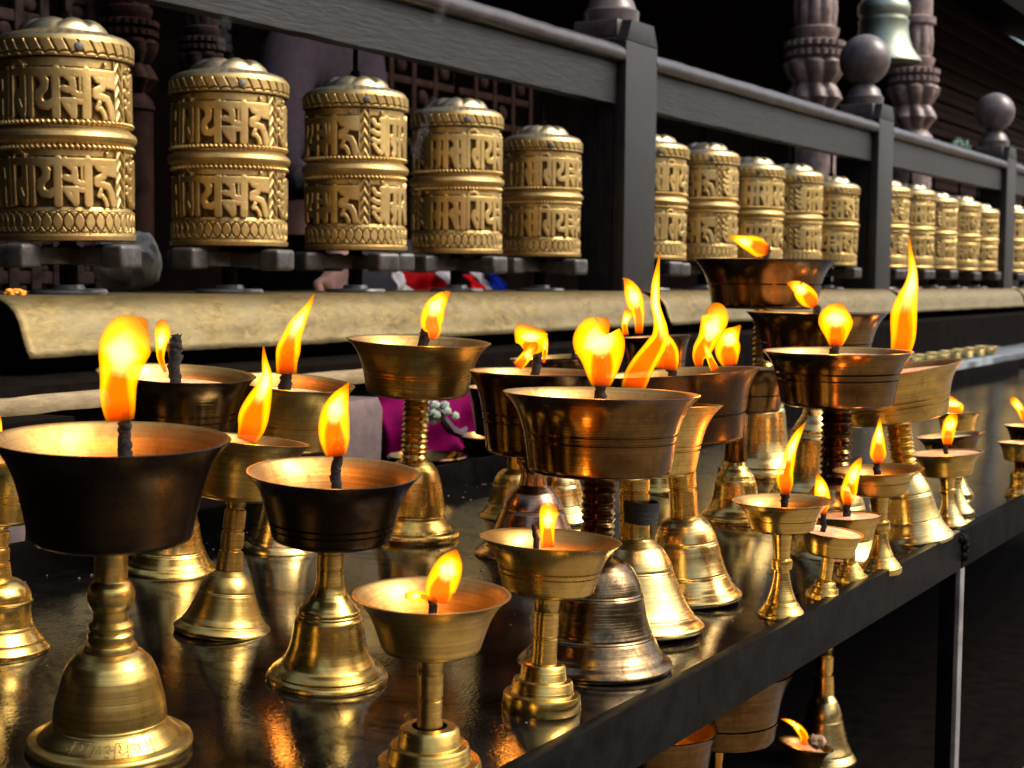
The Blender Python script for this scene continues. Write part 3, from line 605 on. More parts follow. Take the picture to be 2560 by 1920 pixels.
for q in range(5):
    c = E[1] @ Vector((rng.uniform(-.012, .012), rng.uniform(-.026, -.004), 0)); c = at_depth(2042 + q * 4 - 8, 1852 + (q % 2) * 5, 1.84)
    bmesh.ops.create_icosphere(bm, subdivisions=2, radius=.0075, matrix=T(c))
for v in bm.verts: v.co += Vector(rng.normal(0, .0008, 3))
me = bpy.data.meshes.new('m'); bm.to_mesh(me); bm.free(); link('ghee_lump', local(me, E[1].inverted()), WAX, E[0])

# ------------------------------------------------------------------ prayer wheels
def smst(x, a, b): t = np.clip((x - a) / (b - a), 0, 1); return t * t * (3 - 2 * t)
HB = [((.0, .91), (1.0, .91), .10), ((.90, .95), (.90, .03), .10)]     # headline and right bar
def poly(pts, w_): return [(pts[i], pts[i + 1], w_) for i in range(len(pts) - 1)]
GLYPH = {
 'a': HB[1:] + [((.55, .93), (1, .93), .075), ((.62, .93), (.62, .12), .085)] + poly([(.1, .9), (.25, .78), (.6, .75)], .07) + poly([(.08, .62), (.3, .55), (.62, .55)], .075) + poly([(.1, .4), (.3, .33), (.62, .36)], .07) + poly([(.12, .26), (.35, .1), (.55, .03)], .06),
 'ma': HB + poly([(.4, .93), (.4, .1), (.32, .02)], .09) + poly([(.14, .5), (.2, .4), (.45, .42), (.88, .42)], .08) + poly([(.12, .36), (.2, .28)], .06),
 'sa': HB + poly([(.2, .9), (.42, .75), (.46, .6), (.2, .52)], .085) + poly([(.46, .48), (.88, .48)], .085) + poly([(.12, .42), (.3, .33), (.42, .15), (.52, .02)], .085) + [((.5, .4), (.52, .06), .06)],
 'ti': [((.08, 1.0), (.08, .03), .065)] + poly([(.08, 1.04), (.2, 1.12), (.45, 1.14), (.62, 1.06)], .05) + [((.26, .93), (1.0, .93), .085), ((.93, .95), (.93, .03), .075), ((.63, .93), (.63, .4), .08)] + poly([(.63, .56), (.42, .5), (.36, .36), (.48, .18), (.62, .04)], .075) + [((.7, .35), (.68, .1), .045)],
 'ya': HB + poly([(.12, .93), (.32, .82), (.44, .72), (.40, .58), (.2, .48), (.15, .36), (.28, .24), (.55, .22), (.88, .33)], .09),
 'mra': HB + poly([(.06, .95), (.2, .84), (.38, .76), (.4, .68)], .08) + poly([(.08, .58), (.24, .55), (.42, .62), (.42, .5), (.62, .44), (.88, .46)], .075) + [((.66, .86), (.66, .5), .03)] + poly([(.05, .33), (.45, .33), (.88, .31)], .07) + poly([(.1, .3), (.25, .16), (.42, .04)], .075) + [((.42, .33), (.42, .04), .08)],
 'hra': [((.0, .93), (1.0, .93), .085), ((.62, .82), (.98, .82), .12), ((.7, .70), (.98, .68), .08)] + poly([(.1, .92), (.25, .8), (.52, .76), (.42, .62), (.18, .56), (.16, .46), (.4, .44), (.66, .4), (.82, .24), (.9, .03)], .085) + poly([(.3, .32), (.22, .2), (.36, .2), (.5, .1), (.56, .0)], .055),
}
ORDER = [('a', .068), ('ma', .06), ('sa', .062), ('ti', .072), ('ya', .062), ('mra', .071), ('hra', .068), ('div', .037)] * 2
POS = {}; acc = 0
for g, wd in ORDER[:8]: POS[g] = acc + wd / 2; acc += wd
RW, HW = .0795, .2405
def wheel_mesh(NT, NV):
    ths = np.arange(NT) / NT; vv = np.linspace(0, 1, NV); U, V = np.meshgrid(ths, vv)
    prof = np.interp(vv, [0, .004, .028, .034, .15, .158, .17, .47, .48, .497, .515, .535, .55, .56, .89, .896, .90, .985, 1.0],
                     [.97, 1.03, 1.04, 1.0, 1.0, .975, .96, .965, 1.0, 1.055, 1.075, 1.055, 1.0, .965, .96, .96, 1.03, 1.035, 1.005])
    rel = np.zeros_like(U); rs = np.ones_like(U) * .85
    circ = 2 * math.pi * RW
    aa = 1.1 * circ / NT / .0035
    for lo, hi in ((.178, .405), (.605, .84)):
        acc = 0
        fld = (V > lo - .012) & (V < hi + .05 * 0 + .012); rs[fld] = .05
        for g, wd in ORDER:
            bu = (U - acc) / wd; bv = (V - lo) / (hi - lo); asp = wd * circ / ((hi - lo) * HW)
            m = (bu > -.02) & (bu < 1.02) & (bv > -.05) & (bv < 1.2); x = bu[m]; y = bv[m]; hmax = np.full(x.shape, -9.)
            mar = .05
            if g == 'div': acc += wd; continue
            for a, b, w_ in GLYPH[g]:
                ax_, ay = mar + a[0] * (1 - 2 * mar), a[1]; bx_, by_ = mar + b[0] * (1 - 2 * mar), b[1]
                dx, dy = (bx_ - ax_) * asp, by_ - ay; px_, py = (x - ax_) * asp, y - ay
                t = np.clip((px_ * dx + py * dy) / max(dx * dx + dy * dy, 1e-9), 0, 1)
                hmax = np.maximum(hmax, w_ * 1.03 - np.hypot(px_ - t * dx, py - t * dy))
            if g in ('hra', 'a'): hmax = np.maximum(hmax, .045 - np.hypot((x - .6) * asp, y - 1.12))
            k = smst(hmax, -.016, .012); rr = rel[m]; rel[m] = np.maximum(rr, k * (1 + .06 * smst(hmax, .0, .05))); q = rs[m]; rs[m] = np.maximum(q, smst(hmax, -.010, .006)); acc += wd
        # woven divider strip
        Uh = np.mod(U, .5); m = (Uh > .463) & (V > lo - .01) & (V < hi + .05); x = (Uh[m] - .463) / .037; y = V[m] * 60
        pl = .5 + .35 * np.sin((np.abs(x - .5) * 7 + y) * 1.7) * ((x > .12) & (x < .88)); edge = ((x > .02) & (x < .1)) | ((x > .9) & (x < .98)); rel[m] = np.where(edge, .8, pl * .8); rs[m] = np.where(edge, .9, .3 + .6 * (pl > .5))
    # beaded / rope rows
    for c, hh in ((.462, .0145), (.583, .0145)):
        d = np.abs(V - c) / hh; m = d < 1; ph = np.mod(U * 76 + (V - c) * 14, 1) - .5
        bead = np.sqrt(np.clip(1 - (d ** 2 + (2 * ph) ** 2 * .9), 0, 1)); rel[m] = np.maximum(rel[m], bead[m] * 1.5); rs[m] = np.where(bead[m] > .25, .95, .1)
    # leaf band at the foot
    m = (V > .04) & (V < .148); y = (V - .094) / .054; NL = 20
    u1 = np.mod(U * NL, 1) - .5; u2 = np.mod(U * NL + .5, 1) - .5
    g = np.full_like(U, 9.)
    for uu in (u1, u2):
        d = np.hypot(uu * 1.0, y * .5); g = np.minimum(g, np.abs(d - .5))
    g = np.minimum(g, np.abs(np.abs(u2) * .9 + np.abs(y + .55) * .5 - .16) + .02)
    lines = 1 - smst(g, .012, .05); rel[m] = .35 - lines[m] * .55; rs[m] = .9 - lines[m] * .75
    # slanted leaves on the cap ring
    m = (V > .905) & (V < .98); y = (V - .905) / .075; ph = np.mod(U * 34 + y * .6, 1); g = np.minimum(ph, 1 - ph); ln = 1 - smst(g, .03, .14)
    sc_ = np.abs(y - .12 - .12 * np.abs(np.sin(U * 34 * math.pi))); ln = np.maximum(ln, 1 - smst(sc_, .03, .09)); rel[m] = .35 - .6 * ln[m]; rs[m] = .9 - .65 * ln[m]
    sw = np.abs(V - .897) < .004; rs[sw] = .0
    rad = RW * prof[:, None] + rel * .0042 + .0006 * np.sin(U * 2 * math.pi * 3 + V * 9) + rng.normal(0, .00004, U.shape)
    co = np.stack([rad * np.cos(2 * math.pi * U), rad * np.sin(2 * math.pi * U), V * HW], -1).reshape(-1, 3)
    i = np.arange(NV - 1)[:, None] * NT; k = np.arange(NT)[None]; k2 = (k + 1) % NT
    f = np.stack([i + k, i + k2, i + NT + k2, i + NT + k], -1).reshape(-1, 4)
    me = bpy.data.meshes.new('wheel'); me.vertices.add(len(co)); me.vertices.foreach_set('co', co.astype(np.float32).ravel())
    me.loops.add(f.size); me.loops.foreach_set('vertex_index', f.astype(np.int32).ravel()); me.polygons.add(len(f)); me.polygons.foreach_set('loop_start', np.arange(0, f.size, 4, dtype=np.int32))
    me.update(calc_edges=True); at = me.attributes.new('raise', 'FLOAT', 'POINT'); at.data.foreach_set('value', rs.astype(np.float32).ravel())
    me.polygons.foreach_set('use_smooth', [True] * len(me.polygons)); return me
def dome_mesh(n=160):
    pr = [(1.005, 0), (.99, .07), (.95, .14), (.88, .22), (.80, .30), (.73, .36), (.69, .40), (.67, .50), (.64, .64), (.58, .78), (.50, .88), (.42, .93), (.34, .96), (.25, .99), (.17, 1.0), (.12, 1.04), (.07, 1.08), (.0, 1.09)]
    pr = [(r * RW, h * .027) for r, h in pr]
    def fn(th, i, r):
        return r
    me = lathe(pr, n); 
    for v in me.vertices:
        r = math.hypot(v.co.x, v.co.y) / RW; th = math.atan2(v.co.y, v.co.x)
        if .2 < r < .70: v.co.z += .0075 * (abs(math.sin(th * 4 + 2.5 * r)) ** .5 - .65) * math.sin((r - .2) / .5 * math.pi) ** .7
        if .74 < r < .95: v.co.z += .0006 * math.sin(th * 40)
    at = me.attributes.new('raise', 'FLOAT', 'POINT'); vals = []
    for v in me.vertices:
        r = math.hypot(v.co.x, v.co.y) / RW; th = math.atan2(v.co.y, v.co.x); vals.append(.95 if r > .72 else min(1, .3 + .7 * abs(math.sin(th * 4 + 2.5 * r)) ** .5))
    at.data.foreach_set('value', vals); return me
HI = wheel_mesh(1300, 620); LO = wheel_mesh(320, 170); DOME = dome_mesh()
def handle_mesh():
    """four blunt wooden lobes under the drum that hands push against"""
    bm = bmesh.new(); h = .029
    for a in (0, 90):
        b2 = bmesh.new(); box_bm(b2, -.07, .07, -.013, .013, -h * .36, h * .36, .003)
        for sx in (-1, 1): box_bm(b2, sx * .083 - .017, sx * .083 + .017, -.02, .02, -h / 2, h / 2, .006, 3)
        b2.transform(Matrix.Rotation(R(a), 4, 'Z'))
        if a: b2.transform(T(0, 0, .001))
        me = bpy.data.meshes.new('m'); b2.to_mesh(me); b2.free(); bm.from_mesh(me)
    me = bpy.data.meshes.new('m'); bm.to_mesh(me); bm.free(); return me
HAND = handle_mesh()
SPIN = lathe([(.0, .0), (.011, 0), (.011, .03), (.016, .034), (.016, .05), (.0105, .054), (.0105, .075)], 24)
FOOT = lathe([(.0, 0), (.046, 0), (.047, .003), (.045, .006), (.02, .0065), (.018, .012), (.0, .012)], 40)
TOPROD = lathe([(.008, 0), (.007, .01), (.004, .012), (.004, .09)], 16)
RIV = lathe([(.0, -.002), (.0052, -.0015), (.0055, .001), (.004, .004), (.0, .005)], 20)
SHZ = 1.024
def wheel(X, scale, rot_char, off, label, hi, wscale=1.0, hrot=None):
    Y = 1.43; E = empty('prayer_wheel', T(X, Y, SHZ), label, 'prayer wheel', 'brass prayer wheels in the wooden rail')
    cam_a = math.atan2(-Y, -X); rot = cam_a + R(off) - 2 * math.pi * POS[rot_char]
    E.rotation_euler = (rng.normal(0, .009), rng.normal(0, .009), 0)
    def part(nm, me, m, M, sm=38):
        first = len(me.materials) == 0; o = bpy.data.objects.new(nm, me); COL.objects.link(o)
        if first:
            me.materials.append(m); me.polygons.foreach_set('use_smooth', [True] * len(me.polygons))
            if sm: me.set_sharp_from_angle(angle=R(sm))
        o.parent = E; o.matrix_local = M; return o
    zb = 1.09 - SHZ; k = scale
    S = Matrix.Diagonal((wscale, wscale, k, 1))
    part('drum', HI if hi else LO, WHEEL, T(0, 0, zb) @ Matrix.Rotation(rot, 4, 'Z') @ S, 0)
    part('crown', DOME, CROWN, T(0, 0, zb + HW * k) @ Matrix.Rotation(rot, 4, 'Z') @ Matrix.Diagonal((wscale, wscale, 1, 1)))
    part('axle', TOPROD, WOODBLK, T(0, 0, zb + HW * k + .028))
    part('spindle', SPIN, WOODBLK, T(0, 0, .008))
    part('turning_handle', HAND, STEELWOOD, T(0, 0, zb - .0185) @ Matrix.Rotation(cam_a + R(45) + (hrot or 0), 4, 'Z'))
    part('foot_plate', FOOT, STEEL, T(0, 0, .0005))
    a = cam_a + R(12); r = RW * 1.045 * wscale
    part('rivet', RIV, STEEL, T(r * math.cos(a), r * math.sin(a), zb + HW * k * .945) @ Matrix.Rotation(a, 4, 'Z') @ Matrix.Rotation(R(90), 4, 'Y'))
STEELWOOD = plain('worn_grey_handle_wood', (0.015, 0.014, 0.0135), (0.085, 0.08, 0.076), 0.4, 30, (2, 2, 2), 0.4)
B1 = [(1.281, 1.0, 'mra', 9, 'largest brass prayer wheel, cut by the left photo edge', 1.0, R(3)), (1.572, .955, 'mra', 5, 'second brass prayer wheel from the left, between the largest and one with bright rivet', .99, R(5)),
      (1.860, .995, 'div', 10, 'brass prayer wheel with a woven strip facing the camera and a bright rivet', .98, R(-14)), (2.146, .985, 'sa', 0, 'brass prayer wheel left of the last smaller one before the first post', .965, R(4)),
      (2.432, .90, 'ti', 8, 'smaller brass prayer wheel next to the first wooden post', .93, R(6))]
for X, k, c, off, lb, ws, hr in B1: wheel(X, k, c, off, lb, True, ws, hr)
nth = ['first', 'second', 'third', 'fourth', 'fifth']
for b, (bx, nm) in enumerate(((2.895, 'first'), (4.51, 'second'), (6.12, 'third'))):
    for i in range(5 if b < 2 else 3):
        wheel(bx + i * .283, [1.0, 1.02, .97, .98, .92][i], ['sa', 'hra', 'ma', 'div', 'ya'][(i + b) % 5], 12 - 5 * i, '%s brass prayer wheel after the %s wooden post' % (nth[i], nm), b == 0, .97, R(-9 + 5 * i))

# ------------------------------------------------------------------ wooden rail, posts, shelf
PX = [0.90, 2.707, 4.305, 5.86, 7.45]
def finial(E, x, y, z, sc=1.0):
    n_before = set(bpy.data.objects)
    bm = bmesh.new()
    # carved leaf plate: square slab with scooped underside
    box_bm(bm, -.068, .068, -.05, .05, .0, .034, .004); me = bpy.data.meshes.new('m'); bm.to_mesh(me); bm.free(); me.transform(T(x, y, z)); link('carved_plate', me, FINIAL, E)
    for sx in (-1, 1):
        m2 = bmesh.new(); box_bm(m2, -.018, .018, -.052, .052, -.04, .0, .006)
        for v in m2.verts:
            if v.co.z < -.02: v.co.x *= .4
        me = bpy.data.meshes.new('m'); m2.to_mesh(me); m2.free(); me.transform(T(x + sx * .05, y, z - .001)); link('leaf_bracket', me, FINIAL, E)
    bs = lathe([(.0, .034), (.056, .034), (.057, .058), (.052, .062), (.05, .066), (.044, .082), (.028, .094), (.025, .1), (.0, .1)], 48); bs.transform(T(x, y, z)); link('finial_base', bs, FINIAL, E)
    bl = lathe([(.0, .094)] + [(.074 * math.sin(math.pi * i / 20), .168 - .074 * math.cos(math.pi * i / 20)) for i in range(2, 20)] + [(.0, .243)], 48); bl.transform(T(x, y, z)); link('ball', bl, FINIAL, E)
    return [o for o in bpy.data.objects if o not in n_before]
FINIAL = plain('pinkish_turned_wood', (0.04, 0.031, 0.03), (0.12, 0.095, 0.09), 0.34, 25, (1, 1, 1), 0.25)
WOODPINK2 = plain('greyish_turned_wood', (0.013, 0.011, 0.010), (0.05, 0.041, 0.039), 0.34, 25, (1, 1, 1), 0.25)
pl_lab = ['wooden post mostly beyond the left photo edge', 'nearest wooden post of the wheel rail, with a tall front board', 'second wooden post, crowned by a round ball finial below the bell', 'third wooden post with a smaller ball finial at the right', 'last wooden post beyond the right photo edge']
for i, x in enumerate(PX):
    E = empty('rail_post', T(x, 1.42, .62), pl_lab[i], 'post', 'posts of the wheel rail'); K = T(-x, -1.42, -.62)
    me = box(x - .069, x + .069, 1.386, 1.462, .62, 1.525, .004); me.transform(K); link('post_body', me, POSTDK, E)
    bm = bmesh.new(); box_bm(bm, x - .07, x + .07, 1.358, 1.3858, .62, 1.52, .004)
    box_bm(bm, x - .068, x + .068, 1.3575, 1.385, 1.5201, 1.562, .001)
    for v in bm.verts:
        if v.co.z > 1.545: v.co.x = x + (v.co.x - x) * .72
    me = bpy.data.meshes.new('m'); bm.to_mesh(me); bm.free(); me.transform(K); link('front_board', me, WOODV, E)
    E2 = E
    z0 = 1.53
    for c in finial(E, x, 1.43, z0):
        c.data.transform(K)
rl = ['near wooden rail above the five large prayer wheels', 'middle wooden rail between the first and second posts', 'far wooden rail between the second and third posts', 'last wooden rail at the right photo edge']
sl_ = ['near shelf beam with brass sheet folded over its rounded front', 'second shelf beam with brass sheet, past the nearest post', 'third shelf beam with brass sheet at the right', 'last shelf beam with brass sheet beyond the third post']
for i in range(4):
    a, b = PX[i] + .0705, PX[i + 1] - .0705
    E = empty('top_rail', T(a, 1.40, 1.40), rl[i], 'rail', 'rails above the prayer wheels'); K = T(-a, -1.40, -1.40)
    me = extrude_profile([(1.378, 1.396), (1.378, 1.474), (1.392, 1.476), (1.41, 1.476), (1.41, 1.396)], a, b, 40, .0005); me.transform(K); link('rail_board', me, WOOD, E)
    me = extrude_profile([(1.376, 1.4765), (1.362, 1.479), (1.357, 1.489), (1.360, 1.502), (1.372, 1.510), (1.388, 1.512), (1.42, 1.510), (1.43, 1.502), (1.43, 1.4765)], a, b, 40, .0005); me.transform(K); link('handrail', me, WOODHAND if False else WOODPINK2, E, sharp=60)
    # shelf beam: wooden core, brass sheet over top and front
    xa, xb = PX[i] - .012, PX[i + 1] - .055
    if i == 0: xa = 1.088
    E = empty('shelf_beam', T(xa, 1.3, .96), sl_[i], 'shelf', 'beams below the prayer wheels'); K = T(-xa, -1.3, -.96)
    core = [(1.60, 1.019), (1.34, 1.019), (1.318, 1.014), (1.303, 1.003), (1.296, .99), (1.291, .975), (1.287, .962), (1.30, .95), (1.33, .94), (1.60, .94)]
    me = extrude_profile(core, xa + .014, xb - .006); me.transform(K); link('beam', me, WOODBLK, E, smooth=False)
    sh = []; top = [(1.60, 1.0235), (1.34, 1.0235), (1.326, 1.0215), (1.312, 1.0155), (1.301, 1.0065), (1.293, .995), (1.288, .98), (1.283, .966), (1.278, .958)]
    nx = int((xb - xa) / .012); vs, fs = [], []
    for q in range(nx + 1):
        x = xa + (xb - xa) * q / nx
        for j, (y, z) in enumerate(top):
            wv = (j > 4) * (.0008 * math.sin(x * 31 + j) + .0009 * math.sin(x * 11.3)) ; vs.append((x, y + wv + rng.normal(0, .0003), z + rng.normal(0, .0003) + wv * .4))
    k = len(top)
    for q in range(nx):
        for j in range(k - 1): fs.append((q * k + j, q * k + j + 1, (q + 1) * k + j + 1, (q + 1) * k + j))
    me = me_from(vs, fs); me.transform(K); o = link('brass_sheet', me, SHEET, E, sharp=0)
    sm_ = o.modifiers.new('thick', 'SOLIDIFY'); sm_.thickness = .003; sm_.offset = 0
# the base the shelf stands on
me = box(-.5, 8.5, 1.42, 1.62, 0, .939); tag(link('shrine_plinth_wall', me, WOODBLK, smooth=False), kind='structure')
me = extrude_profile([(1.15, .9135), (1.147, .92), (1.149, .928), (1.154, .930), (1.169, .930), (1.169, .9135)], -.5, 1.62, 60, .0006); tag(link('ledge_back_wall', box(-.5, 8.5, 1.17, 1.4195, .8185, .9385), WOODBLK, smooth=False), kind='structure')
tag(link('stone_ledge', me, LEDGE), 'tan stone ledge below the brass covered shelf at the left', 'ledge')
me = extrude_profile([(1.10, .835), (1.098, .9), (1.10, .9125), (1.169, .9125), (1.169, .835)], -.5, .99, 30, .0006); tag(link('ledge_board', me, WOODBLK), 'dark board under the tan stone ledge', 'board')
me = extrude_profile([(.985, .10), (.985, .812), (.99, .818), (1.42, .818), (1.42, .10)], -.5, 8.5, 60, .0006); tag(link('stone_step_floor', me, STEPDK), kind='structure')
# stone block and the pink column foot behind the table
c = on_Y(898, 1130, 1.12); zt_ = on_Y(898, 1002, 1.085).z
me = extrude_profile([(1.085, .8185), (1.083, zt_ - .012), (1.09, zt_), (1.165, zt_), (1.165, .8185)], c.x - .085, c.x - .003, 6, .0007); tag(link('stone_block', me, STONEPK), 'pinkish stone block between the back lamps and the magenta cloth', 'stone block')
c = on_Z(40, 1360, .82); me = lathe([(0, 0), (.03, 0), (.031, .02), (.026, .03), (.027, .05), (.03, .058), (0, .058)], 32); me.transform(T(c.x, c.y + .035, .8185)); tag(link('stone_jar', me, STONE), 'dull purplish stone jar foot at the left photo edge behind the rim', 'jar')

# ------------------------------------------------------------------ things behind the table
def plate(x, y, r, label):
    c = on_Z(x, y, .84); E = empty('offering_plate', T(c.x, c.y, .8183), label, 'plate', 'offering plates behind the table')
    link('dish', lathe([(0, .001), (r * .6, .001), (r * .8, .006), (r * .97, .019), (r, .022), (r * .985, .024), (r * .95, .021), (r * .78, .010), (r * .55, .0065), (0, .006)], 56), BROWN, E)
    link('offering', lathe([(0, .014), (r * .3, .0135), (r * .6, .011), (r * .8, .0105), (r * .8, .009), (0, .009)], 40, lambda t, i, q: q * (1 + .05 * math.sin(5 * t))), plain('green_offering', (.08, .09, .02), (.26, .25, .09), .5, 90), E)
plate(1068, 1142, .047, 'brass plate with green offering beside the magenta cloth')
plate(1240, 1092, .05, 'brass plate behind the ringed stem lamp')
def drape(name, label, cat, pts, thick, m, folds, amp, y0, lift=0.0, seed=0, group=None):
    """a hanging or heaped cloth: outline rows (left, right) px at rows y, at world depth y0, with folds"""
    nx = 26; vs, fs = [], []; rows = []
    for i in range(len(pts) - 1):
        for k in range(5):
            t = k / 5; rows.append([pts[i][j] * (1 - t) + pts[i + 1][j] * t for j in range(3)])
    rows.append(list(pts[-1]))
    for ri, (y, xl, xr) in enumerate(rows):
        for j in range(nx + 1):
            u = j / nx; P = on_Y(xl + (xr - xl) * u, y, y0); v = ri / (len(rows) - 1)
            P.y += amp * math.sin(u * folds * 2 * math.pi + v * 2 + seed) * (.4 + .6 * v) - .02 * v + .006 * math.sin(v * 9 + u * 4 + seed); vs.append(P)
    for r_ in range(len(rows) - 1):
        for j in range(nx): a = r_ * (nx + 1) + j; fs.append((a, a + 1, a + nx + 2, a + nx + 1))
    o = link(name, me_from(vs, fs), m, sharp=0); s_ = o.modifiers.new('thick', 'SOLIDIFY'); s_.thickness = thick; s_.offset = 0
    return tag(o, label, cat, group)
drape('magenta_cloth', 'bright magenta cloth heaped behind the tall beaded stem lamp', 'cloth', [(985, 950, 1190), (1030, 945, 1195), (1080, 950, 1205), (1130, 960, 1215), (1163, 970, 1222)], .006, cloth('magenta_silk', (.12, .001, .045), .7), 2.6, .012, 1.115)
drape('orange_cloth_corner', 'small orange corner of cloth beside the magenta cloth', 'cloth', [(1120, 1205, 1230), (1140, 1198, 1232), (1155, 1196, 1230)], .006, cloth('orange_cotton', (.6, .2, .02)), 1, .004, 1.08)
c = on_Y(1085, 1020, 1.07); bm = bmesh.new()
for q in range(26): bmesh.ops.create_icosphere(bm, subdivisions=1, radius=.006, matrix=T(c.x + rng.normal(0, .013), c.y + rng.normal(0, .006), c.z + rng.normal(0, .009)) @ Matrix.Diagonal((1.5, .7, 1, 1)))
me = bpy.data.meshes.new('m'); bm.to_mesh(me); bm.free()
E = empty('flower_sprig', T(0, 0, 0), 'pale green white flower sprig drooping over the magenta cloth', 'flower')
link('blossom', me, plain('pale_petals', (.12, .17, .13), (.32, .38, .31), .6, 80), E)
sp_ = [on_Y(x, y, 1.065) for x, y in ((1090, 1025), (1110, 1050), (1128, 1075), (1150, 1085), (1165, 1070))]
link('stalk', tube(sp_, [.005, .006, .007, .006, .003], 8, .1), plain('dried_stalk', (.03, .02, .03), (.08, .05, .06), .8, 60), E)
gc = 'coloured cloths under the prayer wheels'
RED, WHT, BLU = cloth('red_cotton', (.5, .008, .012)), cloth('white_cotton', (.62, .60, .62)), cloth('blue_cotton', (.012, .035, .42))
drape('red_cloth', 'wide bright red cloth under the third and fourth prayer wheels', 'cloth', [(672, 990, 1095), (710, 985, 1120), (744, 1000, 1130)], .004, RED, 3, .007, 1.66, group=gc)
drape('white_cloth', 'narrow white cloth left of the wide red cloth', 'cloth', [(680, 985, 1000), (715, 980, 1012), (744, 978, 1020)], .004, WHT, 1.3, .005, 1.645, group=gc)
drape('white_cloth', 'slanting white strip of cloth right of the wide red cloth', 'cloth', [(680, 1092, 1140), (710, 1105, 1136), (742, 1118, 1132)], .004, WHT, 2, .006, 1.635, group=gc, seed=1)
drape('red_cloth', 'small red strip of cloth beside the blue one', 'cloth', [(688, 1160, 1180), (715, 1166, 1190), (742, 1170, 1196)], .004, RED, 1.3, .004, 1.64, group=gc, seed=2)
drape('white_cloth', 'white strip of cloth touching the blue cloth', 'cloth', [(682, 1180, 1206), (715, 1190, 1212), (742, 1195, 1216)], .004, WHT, 1.3, .004, 1.655, group=gc, seed=2)
drape('blue_cloth', 'bright blue cloth folded under the fourth prayer wheel', 'cloth', [(678, 1212, 1240), (712, 1218, 1248), (744, 1222, 1256)], .004, BLU, 2, .005, 1.645, group=gc, seed=3)
# grey plastic bag and a marigold on the shelf
bm = bmesh.new(); bmesh.ops.create_icosphere(bm, subdivisions=4, radius=1)
c = on_Y(318, 712, 1.60)
for v in bm.verts:
    q = v.co.copy(); k = 1 + .10 * math.sin(q.x * 7 + q.z * 5) * math.sin(q.y * 6 + q.z * 4) + .05 * math.sin(q.x * 17 + q.y * 13 + q.z * 11)
    v.co = Vector((c.x + q.x * .058 * k, c.y + q.y * .04 * k, 1.024 + .044 + q.z * (.045 if q.z > 0 else .042) * k))
me = bpy.data.meshes.new('m'); bm.to_mesh(me); bm.free(); tag(link('plastic_bag', me, plain('cloudy_plastic', (.10, .11, .11), (.30, .32, .31), .3, 30, bmp=.6)), 'crumpled grey plastic bag on the shelf between the first two wheels', 'bag')
c = on_Y(40, 757, 1.37); bm = bmesh.new()
for q in range(40):
    a = rng.uniform(0, 6.28); bmesh.ops.create_icosphere(bm, subdivisions=1, radius=.0035, matrix=T(c.x + .011 * math.cos(a) * rng.uniform(0, 1), c.y + .008 * math.sin(a), 1.026 + rng.uniform(0, .005)) @ Matrix.Diagonal((1.6, 1, .6, 1)))
me = bpy.data.meshes.new('m'); bm.to_mesh(me); bm.free(); tag(link('marigold', me, plain('marigold_petals', (.75, .22, .01), (.9, .42, .02), .6, 200)), 'orange marigold head lying on the shelf at the far left', 'flower')

# ------------------------------------------------------------------ second tray with cups, far right
Y3 = 1.03; A = on_Y(2225, 922, Y3); zt3 = on_Y(2400, 905, Y3).z; zb3 = on_Y(2400, 1013, Y3).z
E = empty('cup_tray', T(A.x, Y3, zb3), 'grey sheet metal tray stand with a row of brass cups, far right', 'tray'); K = T(-A.x, -Y3, -zb3)
APRON = plain('grey_sheet_metal', (.11, .13, .15), (.27, .31, .34), .3, 14, (1, 1, 1), .2); APRON.node_tree.nodes['Principled BSDF'].inputs['Metallic'].default_value = .6
me = extrude_profile([(Y3, zb3), (Y3, zt3 - .004), (Y3 + .005, zt3), (Y3 + .3, zt3), (Y3 + .3, zb3)], A.x, A.x + 4, 60, .0012); me.transform(K); link('apron', me, APRON, E)
CUP = bowl_me(.022, .036, .022, .002); LIQ = lathe([(.033, .019), (.02, .0185), (0, .0188)], 32)
for q in range(9):
    x = A.x + .07 + q * .125; e = empty('brass_cup', T(x, Y3 + .045, zt3 + .002), 'little brass cup in the row on the far grey tray', 'cup', 'brass cups in a row on the far tray')
    for nm, me, m in (('cup_bowl', CUP, BRASS_PALE), ('ghee', LIQ, WAX)):
        o = bpy.data.objects.new(nm, me); COL.objects.link(o); o.parent = e
        if not me.materials: me.materials.append(m); me.polygons.foreach_set('use_smooth', [True] * len(me.polygons))

